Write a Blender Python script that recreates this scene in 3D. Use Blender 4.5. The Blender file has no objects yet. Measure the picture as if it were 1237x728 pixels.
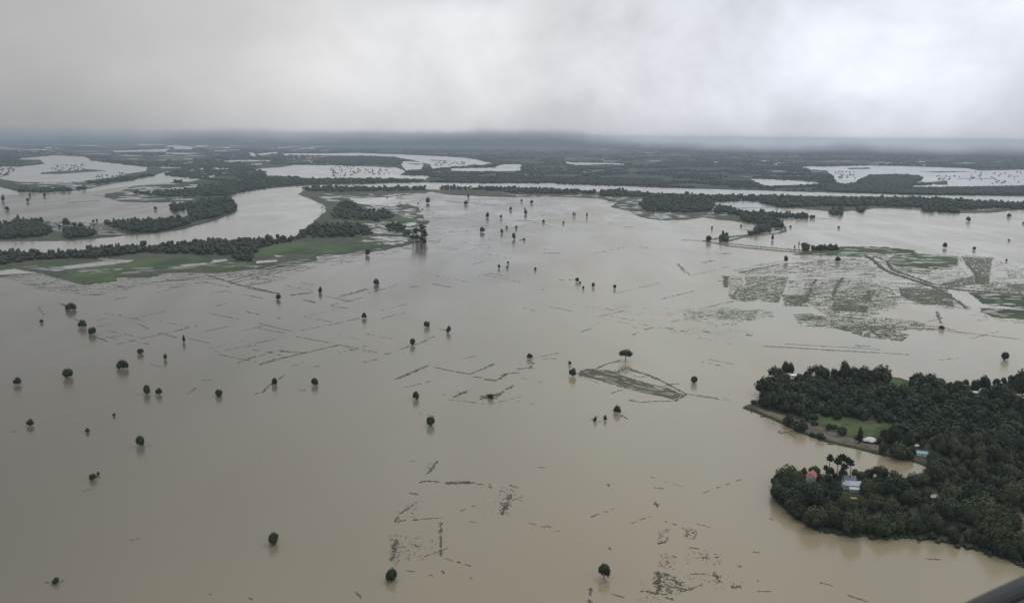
import bpy, bmesh, math, random
import numpy as np
from mathutils import Vector, noise
random.seed(7)
rng = np.random.default_rng(7)
C = bpy.context.scene.collection
sc = bpy.context.scene
R = math.radians

# ------------------------------------------------------------------ camera
W0, H0, F0 = 1237.0, 728.0, 1071.0          # photograph size, focal length in its pixels
ALT = 300.0
PITCH = math.atan((364 - 165) / F0)
ROLL = R(0.55)
fwd = Vector((0, math.cos(PITCH), -math.sin(PITCH)))
up0 = Vector((0, math.sin(PITCH), math.cos(PITCH)))
rt0 = Vector((1, 0, 0))
rt = rt0 * math.cos(ROLL) + up0 * math.sin(ROLL)
up = up0 * math.cos(ROLL) - rt0 * math.sin(ROLL)
cam_d = bpy.data.cameras.new('camera')
cam = bpy.data.objects.new('camera', cam_d); C.objects.link(cam)
from mathutils import Matrix
from mathutils.geometry import delaunay_2d_cdt
m = Matrix.Identity(4)
for i in range(3):
    m[i][0], m[i][1], m[i][2] = rt[i], up[i], -fwd[i]
m[2][3] = ALT
cam.matrix_world = m
cam_d.sensor_width = 36.0
cam_d.lens = 36.0 * F0 / W0
cam_d.clip_start = 0.1
cam_d.clip_end = 120000
cam_d.dof.use_dof = True
cam_d.dof.focus_distance = 1200
cam_d.dof.aperture_fstop = 4.0
sc.camera = cam

# ------------------------------------------------------------------ world, sun, exposure
SUN_EL, SUN_AZ = R(52), R(40)               # azimuth measured from +Y towards +X
wd = bpy.data.worlds.new('World'); sc.world = wd; wd.use_nodes = True
NT = wd.node_tree; NT.nodes.clear()

class G:
    """small helper for node graphs"""
    def __init__(s, nt): s.nt = nt
    def n(s, t, **kw):
        x = s.nt.nodes.new(t)
        for k, v in kw.items(): setattr(x, k, v)
        return x
    def put(s, sock, v):
        if isinstance(v, bpy.types.NodeSocket): s.nt.links.new(v, sock)
        elif v is not None: sock.default_value = v
    def math(s, op, a, b=None, c=None, clamp=False):
        x = s.n('ShaderNodeMath', operation=op, use_clamp=clamp)
        s.put(x.inputs[0], a); s.put(x.inputs[1], b)
        if c is not None: s.put(x.inputs[2], c)
        return x.outputs[0]
    def ramp(s, v, a, b, c=0.0, d=1.0, smooth=True):
        x = s.n('ShaderNodeMapRange', interpolation_type='SMOOTHSTEP' if smooth else 'LINEAR')
        s.put(x.inputs[0], v); s.put(x.inputs[1], a); s.put(x.inputs[2], b); s.put(x.inputs[3], c); s.put(x.inputs[4], d)
        return x.outputs[0]
    def mix(s, f, a, b, blend='MIX'):
        x = s.n('ShaderNodeMix', data_type='RGBA', blend_type=blend)
        s.put(x.inputs[0], f)
        s.put(x.inputs[6], a if isinstance(a, bpy.types.NodeSocket) else (*a, 1))
        s.put(x.inputs[7], b if isinstance(b, bpy.types.NodeSocket) else (*b, 1))
        return x.outputs[2]
    def noise(s, vec, scale, detail=4, rough=.55, dist=0.0):
        x = s.n('ShaderNodeTexNoise')
        s.put(x.inputs['Vector'], vec); x.inputs['Scale'].default_value = scale
        x.inputs['Detail'].default_value = detail; x.inputs['Roughness'].default_value = rough
        x.inputs['Distortion'].default_value = dist
        return x.outputs['Fac']
    def map(s, vec, scale=(1, 1, 1), loc=(0, 0, 0), rot=(0, 0, 0)):
        x = s.n('ShaderNodeMapping'); s.put(x.inputs['Vector'], vec)
        x.inputs['Scale'].default_value = scale; x.inputs['Location'].default_value = loc; x.inputs['Rotation'].default_value = rot
        return x.outputs[0]

g = G(NT)
tc = g.n('ShaderNodeTexCoord').outputs['Generated']
sep = g.n('ShaderNodeSeparateXYZ'); NT.links.new(tc, sep.inputs[0])
X, Y, Z = sep.outputs
sky = g.n('ShaderNodeTexSky', sky_type='NISHITA', sun_disc=False, sun_elevation=SUN_EL, sun_rotation=SUN_AZ)
bg_sky = g.n('ShaderNodeBackground'); NT.links.new(sky.outputs[0], bg_sky.inputs[0]); bg_sky.inputs[1].default_value = 0.06
n1 = g.noise(g.map(tc, (1, 1, 1.6), (3.1, 0, 0)), 3.0, 6, .55, .3)
n2 = g.noise(g.map(tc, (1, 1, 1.25), (0, 4.2, 0)), 8.0, 5, .6, .4)
n3 = g.noise(g.map(tc, (1, 1, 3.0), (7, 1, 2)), 16.0, 4, .6)
lr = g.math('MULTIPLY', g.math('ADD', g.ramp(X, -0.58, -0.08, 0.40, 0.70), g.ramp(X, 0.0, 0.3, 0.0, 0.11)), g.ramp(Z, -.005, .07, .80, 1.0))
zen = g.ramp(Z, 0.12, 0.8, 0.0, 0.5)
lum = g.math('ADD', lr, zen)
fl = g.math('ADD', g.math('MULTIPLY', g.math('SUBTRACT', n1, .5), 1.25), g.math('MULTIPLY', g.math('SUBTRACT', n2, .5), .55))
fl = g.math('MULTIPLY', fl, g.ramp(X, -0.4, 0.1, 0.3, 1.0))
lum = g.math('MULTIPLY', lum, g.math('ADD', fl, 1.0))
cool = g.mix(g.ramp(X, -0.3, .4), (1.0, 1.0, 1.005), (0.955, 0.99, 1.075))
cm = g.n('ShaderNodeVectorMath', operation='SCALE'); NT.links.new(cool, cm.inputs[0]); NT.links.new(lum, cm.inputs['Scale'])
# ragged foot of the stratus: dark air shows under it close to the horizon
zedge = g.ramp(X, 0.06, 0.24, -0.0112, -0.0160)
bump_ = g.math('MULTIPLY', g.ramp(X, -.20, -.06), g.ramp(X, .14, .02))
nlow = g.math('SUBTRACT', g.noise(g.map(tc, (1, 1, 1), (2, 5, 1)), 9.0, 4, .55), .5)
nfine = g.math('SUBTRACT', g.noise(g.map(tc, (1, 1, 3.5), (4, 1, 7)), 22.0, 4, .6), .5)
start = g.math('ADD', g.math('ADD', zedge, g.math('MULTIPLY', bump_, .0050)), g.math('MULTIPLY', nlow, .010))
wid_ = g.math('ADD', g.math('ADD', g.ramp(X, .02, .16, .0175, .0135), g.math('MULTIPLY', nlow, .016)), 0.0)
foot = g.ramp(g.math('DIVIDE', g.math('SUBTRACT', g.math('ADD', Z, g.math('MULTIPLY', nfine, .0055)), start), wid_), -.02, 1.0)
hz = g.mix(g.ramp(X, -.4, .4), (.024, .031, .038), (.024, .034, .042))
skycol = g.mix(foot, hz, cm.outputs[0])
bg_c = g.n('ShaderNodeBackground'); NT.links.new(skycol, bg_c.inputs[0]); bg_c.inputs[1].default_value = 1.0
gap = g.math('MULTIPLY', g.ramp(Z, 0.115, 0.17), g.ramp(n1, 0.50, 0.66, 0.0, 0.55))
ms = g.n('ShaderNodeMixShader'); g.put(ms.inputs[0], gap)
NT.links.new(bg_c.outputs[0], ms.inputs[1]); NT.links.new(bg_sky.outputs[0], ms.inputs[2])
wo = g.n('ShaderNodeOutputWorld'); NT.links.new(ms.outputs[0], wo.inputs[0])

sun_d = bpy.data.lights.new('sun', 'SUN'); sun_d.energy = 0.9; sun_d.angle = R(18); sun_d.color = (1, .965, .91)
sun = bpy.data.objects.new('sun', sun_d); C.objects.link(sun)
sd = Vector((math.sin(SUN_AZ) * math.cos(SUN_EL), math.cos(SUN_AZ) * math.cos(SUN_EL), math.sin(SUN_EL)))
sun.rotation_euler = sd.to_track_quat('Z', 'Y').to_euler(); sun.location = (0, 0, 290)
vs = sc.view_settings
vs.view_transform = 'Standard'; vs.look = 'None'; vs.exposure = 0.12; vs.gamma = 1.0; vs.use_curve_mapping = False
sc.cycles.volume_bounces = 0
sc.cycles.max_bounces = 6

# ------------------------------------------------------------------ helpers
def ray(px, py):
    px, py = float(px), float(py)
    return ((px - W0 / 2) / F0) * rt + ((H0 / 2 - py) / F0) * up + fwd
def edge_r(sx):
    t = min(1.0, max(0.0, (sx - .06) / .18)); t = t * t * (3 - 2 * t)
    return ALT / (.0112 + (.0160 - .0112) * t)
def gp(px, py, z=0.0, far=None):
    """where the line of sight through a point of the photograph meets the ground"""
    v = ray(px, py)
    if far is None: far = edge_r(v.x / v.length) - 30
    if v.z > -1e-5: t = far / math.hypot(v.x, v.y)
    else: t = (z - ALT) / v.z
    h = math.hypot(v.x, v.y) * t
    if h > far: t *= far / h
    return Vector((v.x * t, v.y * t, z))
_up = np.array(up); _rt = np.array(rt); _fw = np.array(fwd)
def pxof(p):
    d = Vector(p) - Vector((0, 0, ALT))
    k = d.dot(fwd)
    return (W0 / 2 + F0 * d.dot(rt) / k, H0 / 2 - F0 * d.dot(up) / k, k)
def Zm(x0, y0, s):
    return lambda *pts: [(x0 + a / s, y0 + b / s) for a, b in pts]
Q1, Q2, Q3, Q4 = Zm(0, 150, 3.468), Zm(300, 150, 3.466), Zm(610, 150, 3.466), Zm(917, 150, 3.466)
R1, R2, R3, R4, R5 = (Zm(k * 200, 160, 6.185) for k in range(5))
R6, R7, R8 = Zm(1000, 160, 5.219), Zm(180, 270, 6.185), Zm(370, 230, 6.185)
T8, Q5 = Zm(850, 255, 6.51), Zm(797, 280, 2.811)
V1, V2 = Zm(890, 420, 3.565), Zm(890, 530, 3.565)
W1, W2, W3, W4, W5, W6 = (Zm(a, b, 7.276) for a, b in ((895, 425), (1067, 425), (895, 500), (1067, 500), (920, 540), (1067, 580)))
SA, SB, SC = (Zm(a, 340, 3.468) for a in (0, 300, 600))
SD, SE, SF = (Zm(a, 530, 3.677) for a in (0, 300, 600))

def tag(o, label=None, cat=None, group=None, kind=None):
    if label: o['label'] = label
    if cat: o['category'] = cat
    if group: o['group'] = group
    if kind: o['kind'] = kind
    return o
def link(name, me, parent=None, loc=None, rz=0.0, scale=None):
    o = bpy.data.objects.new(name, me); C.objects.link(o)
    if parent: o.parent = parent
    if loc is not None: o.location = loc
    if rz: o.rotation_euler = (0, 0, rz)
    if scale is not None: o.scale = scale if hasattr(scale, '__len__') else (scale,) * 3
    return o
def empty(name, loc, rz=0.0, scale=1.0):
    o = link(name, None, None, loc, rz, scale); o.empty_display_size = 1.0
    return o
def mesh(name, verts, faces, mat, smooth=False):
    me = bpy.data.meshes.new(name)
    me.from_pydata([tuple(v) for v in verts], [], faces)
    me.materials.append(mat)
    if smooth:
        me.polygons.foreach_set('use_smooth', [True] * len(me.polygons))
    me.update()
    return me
def mesh_np(name, V, Fc, mat, smooth=False):
    """Fc : (n,k) array, all faces with k corners"""
    me = bpy.data.meshes.new(name)
    V = np.asarray(V, np.float32); Fc = np.asarray(Fc, np.int32)
    n, k = Fc.shape
    me.vertices.add(len(V)); me.vertices.foreach_set('co', V.ravel())
    me.loops.add(n * k); me.loops.foreach_set('vertex_index', Fc.ravel())
    me.polygons.add(n); me.polygons.foreach_set('loop_start', np.arange(0, n * k, k, dtype=np.int32))
    me.polygons.foreach_set('loop_total', np.full(n, k, np.int32))
    if smooth: me.polygons.foreach_set('use_smooth', np.ones(n, bool))
    me.update(calc_edges=True)
    me.materials.append(mat)
    return me

def inside(poly, x, y):
    c = False; j = len(poly) - 1
    for i in range(len(poly)):
        xi, yi = poly[i]; xj, yj = poly[j]
        if (yi > y) != (yj > y) and x < (xj - xi) * (y - yi) / (yj - yi) + xi: c = not c
        j = i
    return c
def inside_np(poly, x, y):
    c = np.zeros(len(x), bool); j = len(poly) - 1
    for i in range(len(poly)):
        xi, yi = poly[i]; xj, yj = poly[j]
        if yi != yj:
            c ^= ((yi > y) != (yj > y)) & (x < (xj - xi) * (y - yi) / (yj - yi) + xi)
        j = i
    return c
def sample(poly, n):
    """n random points in a polygon"""
    P = np.array(poly); lo, hi = P.min(0), P.max(0)
    lo = np.maximum(lo, (-60, 100)); hi = np.minimum(hi, (1297, 760))
    a = rng.uniform(lo, hi, (max(4, int(n)), 2))
    k = inside_np(poly, a[:, 0], a[:, 1])
    return a[k]
def area_box(poly):
    P = np.array(poly); lo, hi = np.maximum(P.min(0), (-60, 100)), np.minimum(P.max(0), (1297, 760))
    return float(np.prod(hi - lo))
def rough_edge(poly, step=2.0, ax=.9, ay=.35, seed=0.0):
    out = []
    for i in range(len(poly)):
        a, b = poly[i], poly[(i + 1) % len(poly)]
        L = math.hypot(a[0] - b[0], a[1] - b[1])
        n = max(1, min(400, int(L / step)))
        for k in range(n):
            t = k / n
            x, y = a[0] + (b[0] - a[0]) * t, a[1] + (b[1] - a[1]) * t
            nx = 1.3 * noise.noise(Vector((x * .12, y * .5, seed + 31))) + noise.noise(Vector((x * .35, y * .9, seed))) + .6 * noise.noise(Vector((x * 1.1, y * 2, seed + 5)))
            ny = 1.3 * noise.noise(Vector((x * .1, y * .5, seed + 17))) + noise.noise(Vector((x * .3, y * .9, seed + 9))) + .6 * noise.noise(Vector((x * .9, y * 2, seed + 3)))
            out.append((x + nx * ax, y + ny * ay))
    return out
def sheet(name, poly, z, mat, step=2.0, ax=.9, ay=.35, parent=None, skirt=0.0, seed=0.0):
    P = rough_edge(poly, step, ax, ay, seed) if ax or ay else poly
    pts = [gp(x, y, 0) for x, y in P]
    # drop repeats
    q = []
    for p in pts:
        if not q or (p - q[-1]).length > .05: q.append(p)
    area = sum(q[i - 1].x * q[i].y - q[i].x * q[i - 1].y for i in range(len(q)))
    if area < 0: q.reverse()
    n = len(q)
    r_ = delaunay_2d_cdt([Vector((p.x, p.y)) for p in q], [], [list(range(n))], 1, 1e-3)
    vs_ = [(p.x, p.y, z) for p in q]; m0 = n
    vs_ += [(v.x, v.y, z) for v in r_[0]]; fs = [[m0 + i for i in f] for f in r_[2]]; base_n = len(vs_)
    if skirt:
        for i in range(n):
            a, b = q[i - 1], q[(i + 1) % n]
            d = (b - a); nn = Vector((d.y, -d.x, 0)).normalized()
            w = skirt * random.uniform(.7, 1.3)
            vs_.append((q[i].x + nn.x * w, q[i].y + nn.y * w, -.6))
        for i in range(n):
            j = (i + 1) % n
            fs.append([i, base_n + i, base_n + j, j])
    return link(name, mesh(name, vs_, fs, mat), parent)

# ------------------------------------------------------------------ materials
def new_mat(name):
    mt = bpy.data.materials.new(name); mt.use_nodes = True
    nt = mt.node_tree; b = nt.nodes['Principled BSDF']
    return mt, G(nt), b
def pos(gg): return gg.n('ShaderNodeNewGeometry').outputs['Position']

def water_mat(name, ca, cb, cc, left=True):
    mt, gg, b = new_mat(name)
    p = pos(gg)
    s1 = gg.noise(gg.map(p, (1, .55, 1), rot=(0, 0, .5)), .0016, 4, .5, .6)
    s2 = gg.noise(gg.map(p, (1, .3, 1), (900, 300, 0), (0, 0, -.3)), .0065, 5, .6, 1.2)
    col = gg.mix(gg.ramp(s1, .38, .62), ca, cb)
    col = gg.mix(gg.ramp(s2, .42, .66, 0, .75), col, cc)
    if left:   # dim overcast and vignette painted in: base colour darkens to the west
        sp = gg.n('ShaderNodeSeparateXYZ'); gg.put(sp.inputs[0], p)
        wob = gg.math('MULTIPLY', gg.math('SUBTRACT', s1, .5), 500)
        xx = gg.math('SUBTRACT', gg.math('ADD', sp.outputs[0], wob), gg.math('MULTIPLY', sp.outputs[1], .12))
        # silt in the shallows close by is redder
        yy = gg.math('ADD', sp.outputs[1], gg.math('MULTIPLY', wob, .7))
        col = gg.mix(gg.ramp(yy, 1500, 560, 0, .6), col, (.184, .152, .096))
        col = gg.mix(gg.ramp(xx, 80, -520, 0, .86), col, (.068, .062, .047))  # painted shade over the western water
    gg.put(b.inputs['Base Color'], col)
    r = gg.noise(gg.map(p, (1, .35, 1), (50, 10, 0), (0, 0, .25)), .006, 5, .6, .5)
    gg.put(b.inputs['Roughness'], gg.ramp(r, .3, .7, .13, .27))
    b.inputs['IOR'].default_value = 1.33
    # wind ripples, only felt close to the aircraft
    w = gg.noise(gg.map(p, (1, .5, 1), rot=(0, 0, .4)), .35, 3, .6)
    bp = gg.n('ShaderNodeBump'); gg.put(bp.inputs['Height'], w)
    bp.inputs['Strength'].default_value = .12; bp.inputs['Distance'].default_value = .25
    gg.put(b.inputs['Normal'], bp.outputs[0])
    return mt
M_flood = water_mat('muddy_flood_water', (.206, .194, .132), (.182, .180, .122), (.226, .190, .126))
M_river = water_mat('river_water', (.215, .21, .18), (.19, .19, .17), (.23, .22, .19), False)
M_lake = water_mat('still_flood_water', (.22, .215, .205), (.2, .2, .19), (.25, .24, .22), False)

def ground_mat(name, cols, s=.01, s2=.08, rough=.95, stretch=(1, 1, 1)):
    mt, gg, b = new_mat(name)
    p = gg.map(pos(gg), stretch)
    n_ = gg.noise(p, s, 5, .6, .5); m_ = gg.noise(p, s2, 4, .65)
    c = gg.mix(gg.ramp(n_, .4, .6), cols[0], cols[1])
    c = gg.mix(gg.ramp(m_, .48, .68, 0, .8), c, cols[2])
    gg.put(b.inputs['Base Color'], c); b.inputs['Roughness'].default_value = rough
    b.inputs['Specular IOR Level'].default_value = .15
    return mt
M_far = ground_mat('far_plain', ((.022, .030, .024), (.034, .042, .030), (.055, .06, .045)), .0009, .004)
M_land = ground_mat('bank_ground', ((.032, .042, .022), (.05, .056, .034), (.085, .082, .065)), .006, .03)
M_paddy = ground_mat('paddy', ((.026, .044, .020), (.050, .080, .030), (.066, .07, .044)), .007, .022, stretch=(1, .5, 1))
M_dull = ground_mat('sodden_field', ((.075, .085, .055), (.10, .105, .08), (.15, .145, .12)), .012, .05)
M_lawn = ground_mat('lawn', ((.026, .044, .016), (.058, .084, .026), (.06, .056, .036)), .045, .16)
M_earth = ground_mat('wet_earth', ((.07, .06, .045), (.12, .105, .08), (.05, .048, .034)), .05, .25)
M_village = ground_mat('village_ground', ((.022, .028, .015), (.04, .042, .026), (.07, .065, .045)), .03, .15)
M_bund = ground_mat('bund_turf', ((.055, .058, .038), (.08, .08, .055), (.10, .10, .07)), .02, .2)

def leaf_mat(name, a, b_, c_, s=.2):
    mt, gg, b = new_mat(name)
    rnd = gg.n('ShaderNodeObjectInfo').outputs['Random']
    ri = gg.n('ShaderNodeNewGeometry').outputs['Random Per Island']
    nn = gg.noise(pos(gg), s, 3, .5)
    c = gg.mix(gg.ramp(nn, .35, .65), a, b_)
    c = gg.mix(gg.math('MULTIPLY', gg.math('POWER', rnd, 2.5), .9), c, c_)
    c = gg.mix(gg.math('MULTIPLY', ri, .2), c, b_)
    gg.put(b.inputs['Base Color'], c); b.inputs['Roughness'].default_value = .7
    b.inputs['Specular IOR Level'].default_value = .2
    return mt
M_leaf = leaf_mat('leaves', (.012, .020, .009), (.026, .036, .015), (.03, .038, .016))
M_leaf2 = leaf_mat('grove_leaves', (.010, .018, .009), (.028, .040, .017), (.052, .058, .024), .025)
M_leaf_far = leaf_mat('far_canopy', (.010, .018, .012), (.022, .031, .019), (.018, .026, .017), .004)
M_leaf_mid = leaf_mat('belt_leaves', (.013, .021, .013), (.031, .043, .023), (.024, .032, .018), .01)
M_frond = leaf_mat('palm_fronds', (.02, .032, .015), (.036, .048, .022), (.03, .04, .02))
M_tuft = leaf_mat('reeds', (.030, .031, .020), (.056, .054, .036), (.042, .042, .028), .1)
M_tuftg = leaf_mat('rice_tips', (.028, .040, .020), (.05, .062, .034), (.04, .052, .028), .05)
def plain_mat(name, col, rough=.7, var=.25, s=1.2, spec=.3, metal=0.0):
    mt, gg, b = new_mat(name)
    tcn = gg.n('ShaderNodeTexCoord').outputs['Object']
    nn = gg.noise(tcn, s, 5, .65)
    d = tuple(x * (1 - var) for x in col); l = tuple(min(1, x * (1 + var * .5)) for x in col)
    gg.put(b.inputs['Base Color'], gg.mix(gg.ramp(nn, .3, .7), d, l))
    b.inputs['Roughness'].default_value = rough; b.inputs['Specular IOR Level'].default_value = spec
    b.inputs['Metallic'].default_value = metal
    return mt
M_bark = plain_mat('bark', (.075, .06, .045), .9, .4)
M_wood = plain_mat('grey_timber', (.10, .085, .07), .85, .35)

# ------------------------------------------------------------------ setting: water and land
def grid_disc(name, rad, z, mat, seg=360):
    v = [(0, 0, z)]
    for k in range(seg):
        a = 2 * math.pi * k / seg; q = edge_r(math.cos(a)) if math.sin(a) > 0 else rad
        v.append((q * math.cos(a), q * math.sin(a), z))
    return link(name, mesh(name, v, [[0, 1 + k, 1 + (k + 1) % seg] for k in range(seg)], mat))
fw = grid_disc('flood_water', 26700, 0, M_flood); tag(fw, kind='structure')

far_plain = ([(-700, 150), (1950, 150), (1950, 262)] +
    R6((1237, 405), (950, 398), (740, 397), (560, 395), (450, 390), (0, 380)) + R5((900, 440), (600, 430), (0, 415)) +
    R4((900, 400), (400, 378), (0, 380)) + R3((720, 375), (600, 375), (400, 380), (250, 388), (0, 388)) +
    R2((1020, 400), (860, 410), (700, 425), (510, 455), (480, 490)) +
    Q1((965, 308), (996, 340), (990, 368), (900, 402), (850, 417), (750, 442), (640, 459), (590, 461), (550, 455), (470, 432), (430, 412), (650, 400)) +
    R2((100, 660), (180, 630), (185, 600), (150, 580), (60, 595), (35, 570), (60, 540), (130, 540), (140, 512), (0, 522)) +
    R1((1000, 520), (900, 515), (780, 482), (790, 458), (880, 448), (1000, 402), (1237, 388)) +
    R2((80, 362), (170, 370), (320, 345), (400, 320), (460, 298), (470, 265), (600, 243), (400, 251), (160, 276), (0, 292)) +
    R1((1150, 322), (1000, 356), (900, 372), (760, 396), (660, 420), (520, 440), (300, 445), (130, 440), (0, 405)) + [(-700, 226)])
far = tag(sheet('far_plain', far_plain, .8, M_far, 2.0, .8, .3, seed=1), kind='structure')

lakes = [
 R1((150, 195), (400, 172), (640, 182), (680, 210), (900, 238), (1100, 262), (1090, 290), (960, 310), (860, 335), (740, 350), (600, 370), (400, 375), (150, 372), (0, 350), (-900, 350), (-900, 255), (0, 255), (150, 258), (330, 235), (300, 205), (150, 203)),
 R1((840, 137), (1100, 130), (1270, 122), (1240, 145), (860, 148)),
 R1((1020, 88), (1237, 80), (1237, 92), (1050, 96)),
 R1((340, 112), (390, 112), (390, 120), (340, 120)),
 R2((10, 100), (180, 105), (215, 128), (60, 128), (60, 112), (0, 110)),
 R2((0, 152), (260, 158), (100, 164), (0, 162)),
 R2((620, 148), (670, 155), (675, 182), (640, 180)), R2((680, 160), (830, 146), (840, 158), (700, 172)),
 R2((440, 212), (580, 206), (800, 208), (790, 216), (560, 218), (440, 220)), R2((640, 238), (720, 232), (720, 240), (640, 244)),
 R3((-360, 158), (0, 158), (180, 154), (500, 165), (840, 180), (1040, 195), (1200, 230), (1150, 242), (1000, 252), (860, 262), (760, 275), (740, 240), (680, 225), (600, 205), (520, 195), (480, 183), (300, 176), (0, 173), (-360, 170)),
 R3((540, 215), (690, 225), (680, 275), (560, 285), (520, 240)),
 R3((880, 270), (1237, 264), (1280, 290), (1110, 295), (900, 286)),
 R2((620, 290), (720, 270), (860, 262), (960, 245), (1237, 245)) + R3((100, 250), (490, 265), (560, 292), (510, 322), (740, 325), (700, 355), (500, 345), (0, 345)) + R2((1100, 345), (930, 330), (760, 330), (740, 305), (640, 300)),
 R4((-10, 255), (60, 238), (180, 238), (185, 260), (175, 290), (0, 290)),
 R4((200, 315), (245, 315), (240, 328), (200, 325)),
 R4((515, 220), (580, 226), (820, 229), (955, 236), (950, 243), (820, 238), (590, 245), (520, 235)),
 R5((370, 220), (430, 220), (400, 228)), R5((820, 232), (880, 235), (850, 245)), R5((800, 226), (980, 226), (900, 231)),
 R5((1035, 260), (1130, 254), (1280, 258), (1280, 288), (1100, 281)),
 R5((660, 350), (800, 350), (940, 358), (1180, 378), (1160, 390), (880, 396), (800, 402), (700, 380)),
 R6((0, 215), (270, 210), (460, 214), (880, 227), (960, 243), (1237, 235), (1700, 240), (1700, 345), (1237, 340), (1000, 345), (830, 348), (540, 350), (515, 338), (660, 331), (640, 318), (560, 318), (610, 285), (570, 270), (420, 265), (260, 268), (200, 300), (180, 320), (110, 332), (50, 320), (40, 285), (0, 250)),
]
for k, L in enumerate(lakes):
    tag(sheet('lake', L, 1.4 + .02 * k, M_lake, 1.6, .7, .14, seed=20 + k), kind='structure')
islets = [R1((310, 300), (450, 290), (600, 285), (620, 272), (800, 290), (640, 298), (440, 312), (310, 312)),
          R6((560, 320), (640, 316), (750, 304), (757, 332), (680, 332), (640, 322)), R6((820, 290), (1040, 291), (1040, 294), (820, 294)),
          R6((560, 248), (860, 246), (900, 250), (700, 254)), R3((560, 232), (700, 236), (640, 244)), R3((740, 205), (900, 215), (760, 212)),
          R2((840, 200), (1237, 195), (1237, 222), (860, 226)), R6((120, 225), (270, 222), (260, 232), (140, 234))]
for k, L in enumerate(islets):
    tag(sheet('islet', L, 1.95 + .02 * k, M_far, 1.6, .7, .2, seed=60 + k), kind='structure')

river = (Q1((-400, 488), (0, 488), (300, 487), (560, 465), (760, 443), (900, 404), (1000, 365), (968, 310), (988, 286)) +
         R2((510, 458), (860, 412), (1237, 397)) + R3((250, 390), (600, 377), (1237, 382)) + R4((400, 380), (900, 402), (1237, 414)) + R5((600, 432), (1237, 450)) + R6((450, 392), (950, 400), (1237, 407)) + [(1950, 262), (1950, 275)] +
         R6((1237, 440), (1180, 440), (950, 420), (560, 405), (0, 395)) + R5((900, 470), (500, 470), (0, 445)) + R4((900, 445), (720, 440), (0, 405)) + R3((800, 415), (0, 408)) +
         Q2((240, 272), (205, 293), (265, 322), (312, 345), (305, 372), (275, 402), (215, 462), (185, 478), (0, 490)) + Q1((800, 505), (600, 515), (400, 530), (270, 550), (80, 560), (-400, 560)))
tag(sheet('river', river, .03, M_river, 2.5, 0, 0), kind='structure')
branch = R1((-400, 415), (0, 415), (300, 452), (660, 425), (1237, 305)) + R2((160, 280), (400, 255), (590, 246), (465, 268), (455, 300), (400, 322), (170, 366), (0, 375)) + R1((1000, 395), (700, 440), (0, 470), (-400, 470))
tag(sheet('river_branch', branch, .05, M_river, 2.5, 0, 0), kind='structure')

s2 = Q1((-400, 430), (0, 420), (80, 408), (160, 405), (200, 450), (370, 445), (420, 462), (570, 463), (300, 489), (0, 491), (-400, 495))
tag(sheet('river_bank', s2, .5, M_land, 1.5, .6, .3, skirt=3, seed=3), kind='structure')
south = (Q1((-400, 548), (0, 548), (75, 542), (200, 542), (330, 537), (400, 522), (600, 512), (780, 502), (850, 490), (1075, 484)) +
   Q2((0, 487), (130, 480), (190, 474), (222, 456), (282, 400), (328, 365), (320, 340), (272, 318), (210, 292), (245, 271), (500, 272), (740, 273), (800, 276), (1109, 268)) +
   Q3((0, 267), (390, 283), (430, 277), (600, 288), (900, 296), (1109, 303)) + Q4((0, 297), (590, 306), (760, 311), (960, 323), (1100, 330), (1500, 335), (1500, 362), (1109, 352), (1060, 362), (960, 372), (830, 373), (740, 361), (500, 351), (430, 361), (300, 366), (0, 336)) +
   Q3((1109, 327), (900, 334), (880, 346), (1000, 369), (1109, 373)) + T8((300, 78), (620, 102), (642, 130), (610, 150), (480, 140), (440, 115), (250, 80), (100, 62), (0, 48)) +
   Q3((760, 401), (640, 401), (570, 389), (520, 363), (440, 346), (470, 330), (400, 312), (200, 303), (0, 305)) + Q2((1109, 306), (850, 297), (770, 283), (740, 287), (640, 300), (500, 312), (560, 322), (640, 335), (710, 346), (735, 395), (760, 411), (735, 421), (700, 430), (690, 450), (702, 500), (650, 510), (560, 529), (480, 540), (400, 545), (280, 553), (285, 571), (180, 590), (100, 606), (0, 609)) +
   Q1((940, 622), (700, 622), (620, 642), (500, 642), (350, 673), (240, 642), (120, 612), (0, 642), (-400, 645)))
tag(sheet('south_bank', south, .6, M_land, 1.3, 1.8, .5, skirt=3, seed=4), kind='structure')
def lens_ponds(name, poly, per, w, h, z, mat, lean=0.0):
    """thin pools between the drowned field strips"""
    a = sample(poly, per * area_box(poly)); vs_, fs = [], []
    for k, (x, y) in enumerate(a):
        L = random.uniform(*w); t = random.uniform(*h); b = len(vs_)
        for i in range(14):
            u = 2 * math.pi * i / 14; c = math.cos(u); 
            p = gp(x + c * L / 2, y + math.sin(u) * t / 2 * (1 + .5 * noise.noise(Vector((c * 2, k, u)))) + c * L / 2 * lean)
            vs_.append((p.x, p.y, z + .004 * (k % 40)))
        fs.append([b + i for i in range(14)])
    if fs: tag(link(name, mesh(name, vs_, fs, mat)), kind='structure')
lens_ponds('field_pools', R1((820, 470), (1000, 410), (1237, 395), (1237, 510), (920, 510)), .05, (8, 26), (.5, 1.1), 1.0, M_lake, -.03)
lens_ponds('field_pools', R2((0, 380), (300, 395), (330, 440), (200, 500), (0, 515)), .05, (8, 24), (.5, 1.0), 1.0, M_lake, -.02)
lens_ponds('field_pools', R1((150, 380), (700, 365), (1100, 330), (900, 368), (520, 436)), .05, (8, 26), (.4, .9), 1.0, M_lake, 0)
lens_ponds('field_pools', Q2((500, 320), (640, 345), (720, 360), (740, 400), (690, 440), (680, 500), (560, 520), (470, 530), (480, 420)), .06, (5, 16), (.5, 1.2), .8, M_lake, .03)
lens_ponds('field_pools', Q2((300, 290), (740, 290), (500, 310), (340, 325)), .05, (6, 20), (.5, .9), .8, M_lake, .02)
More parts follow.
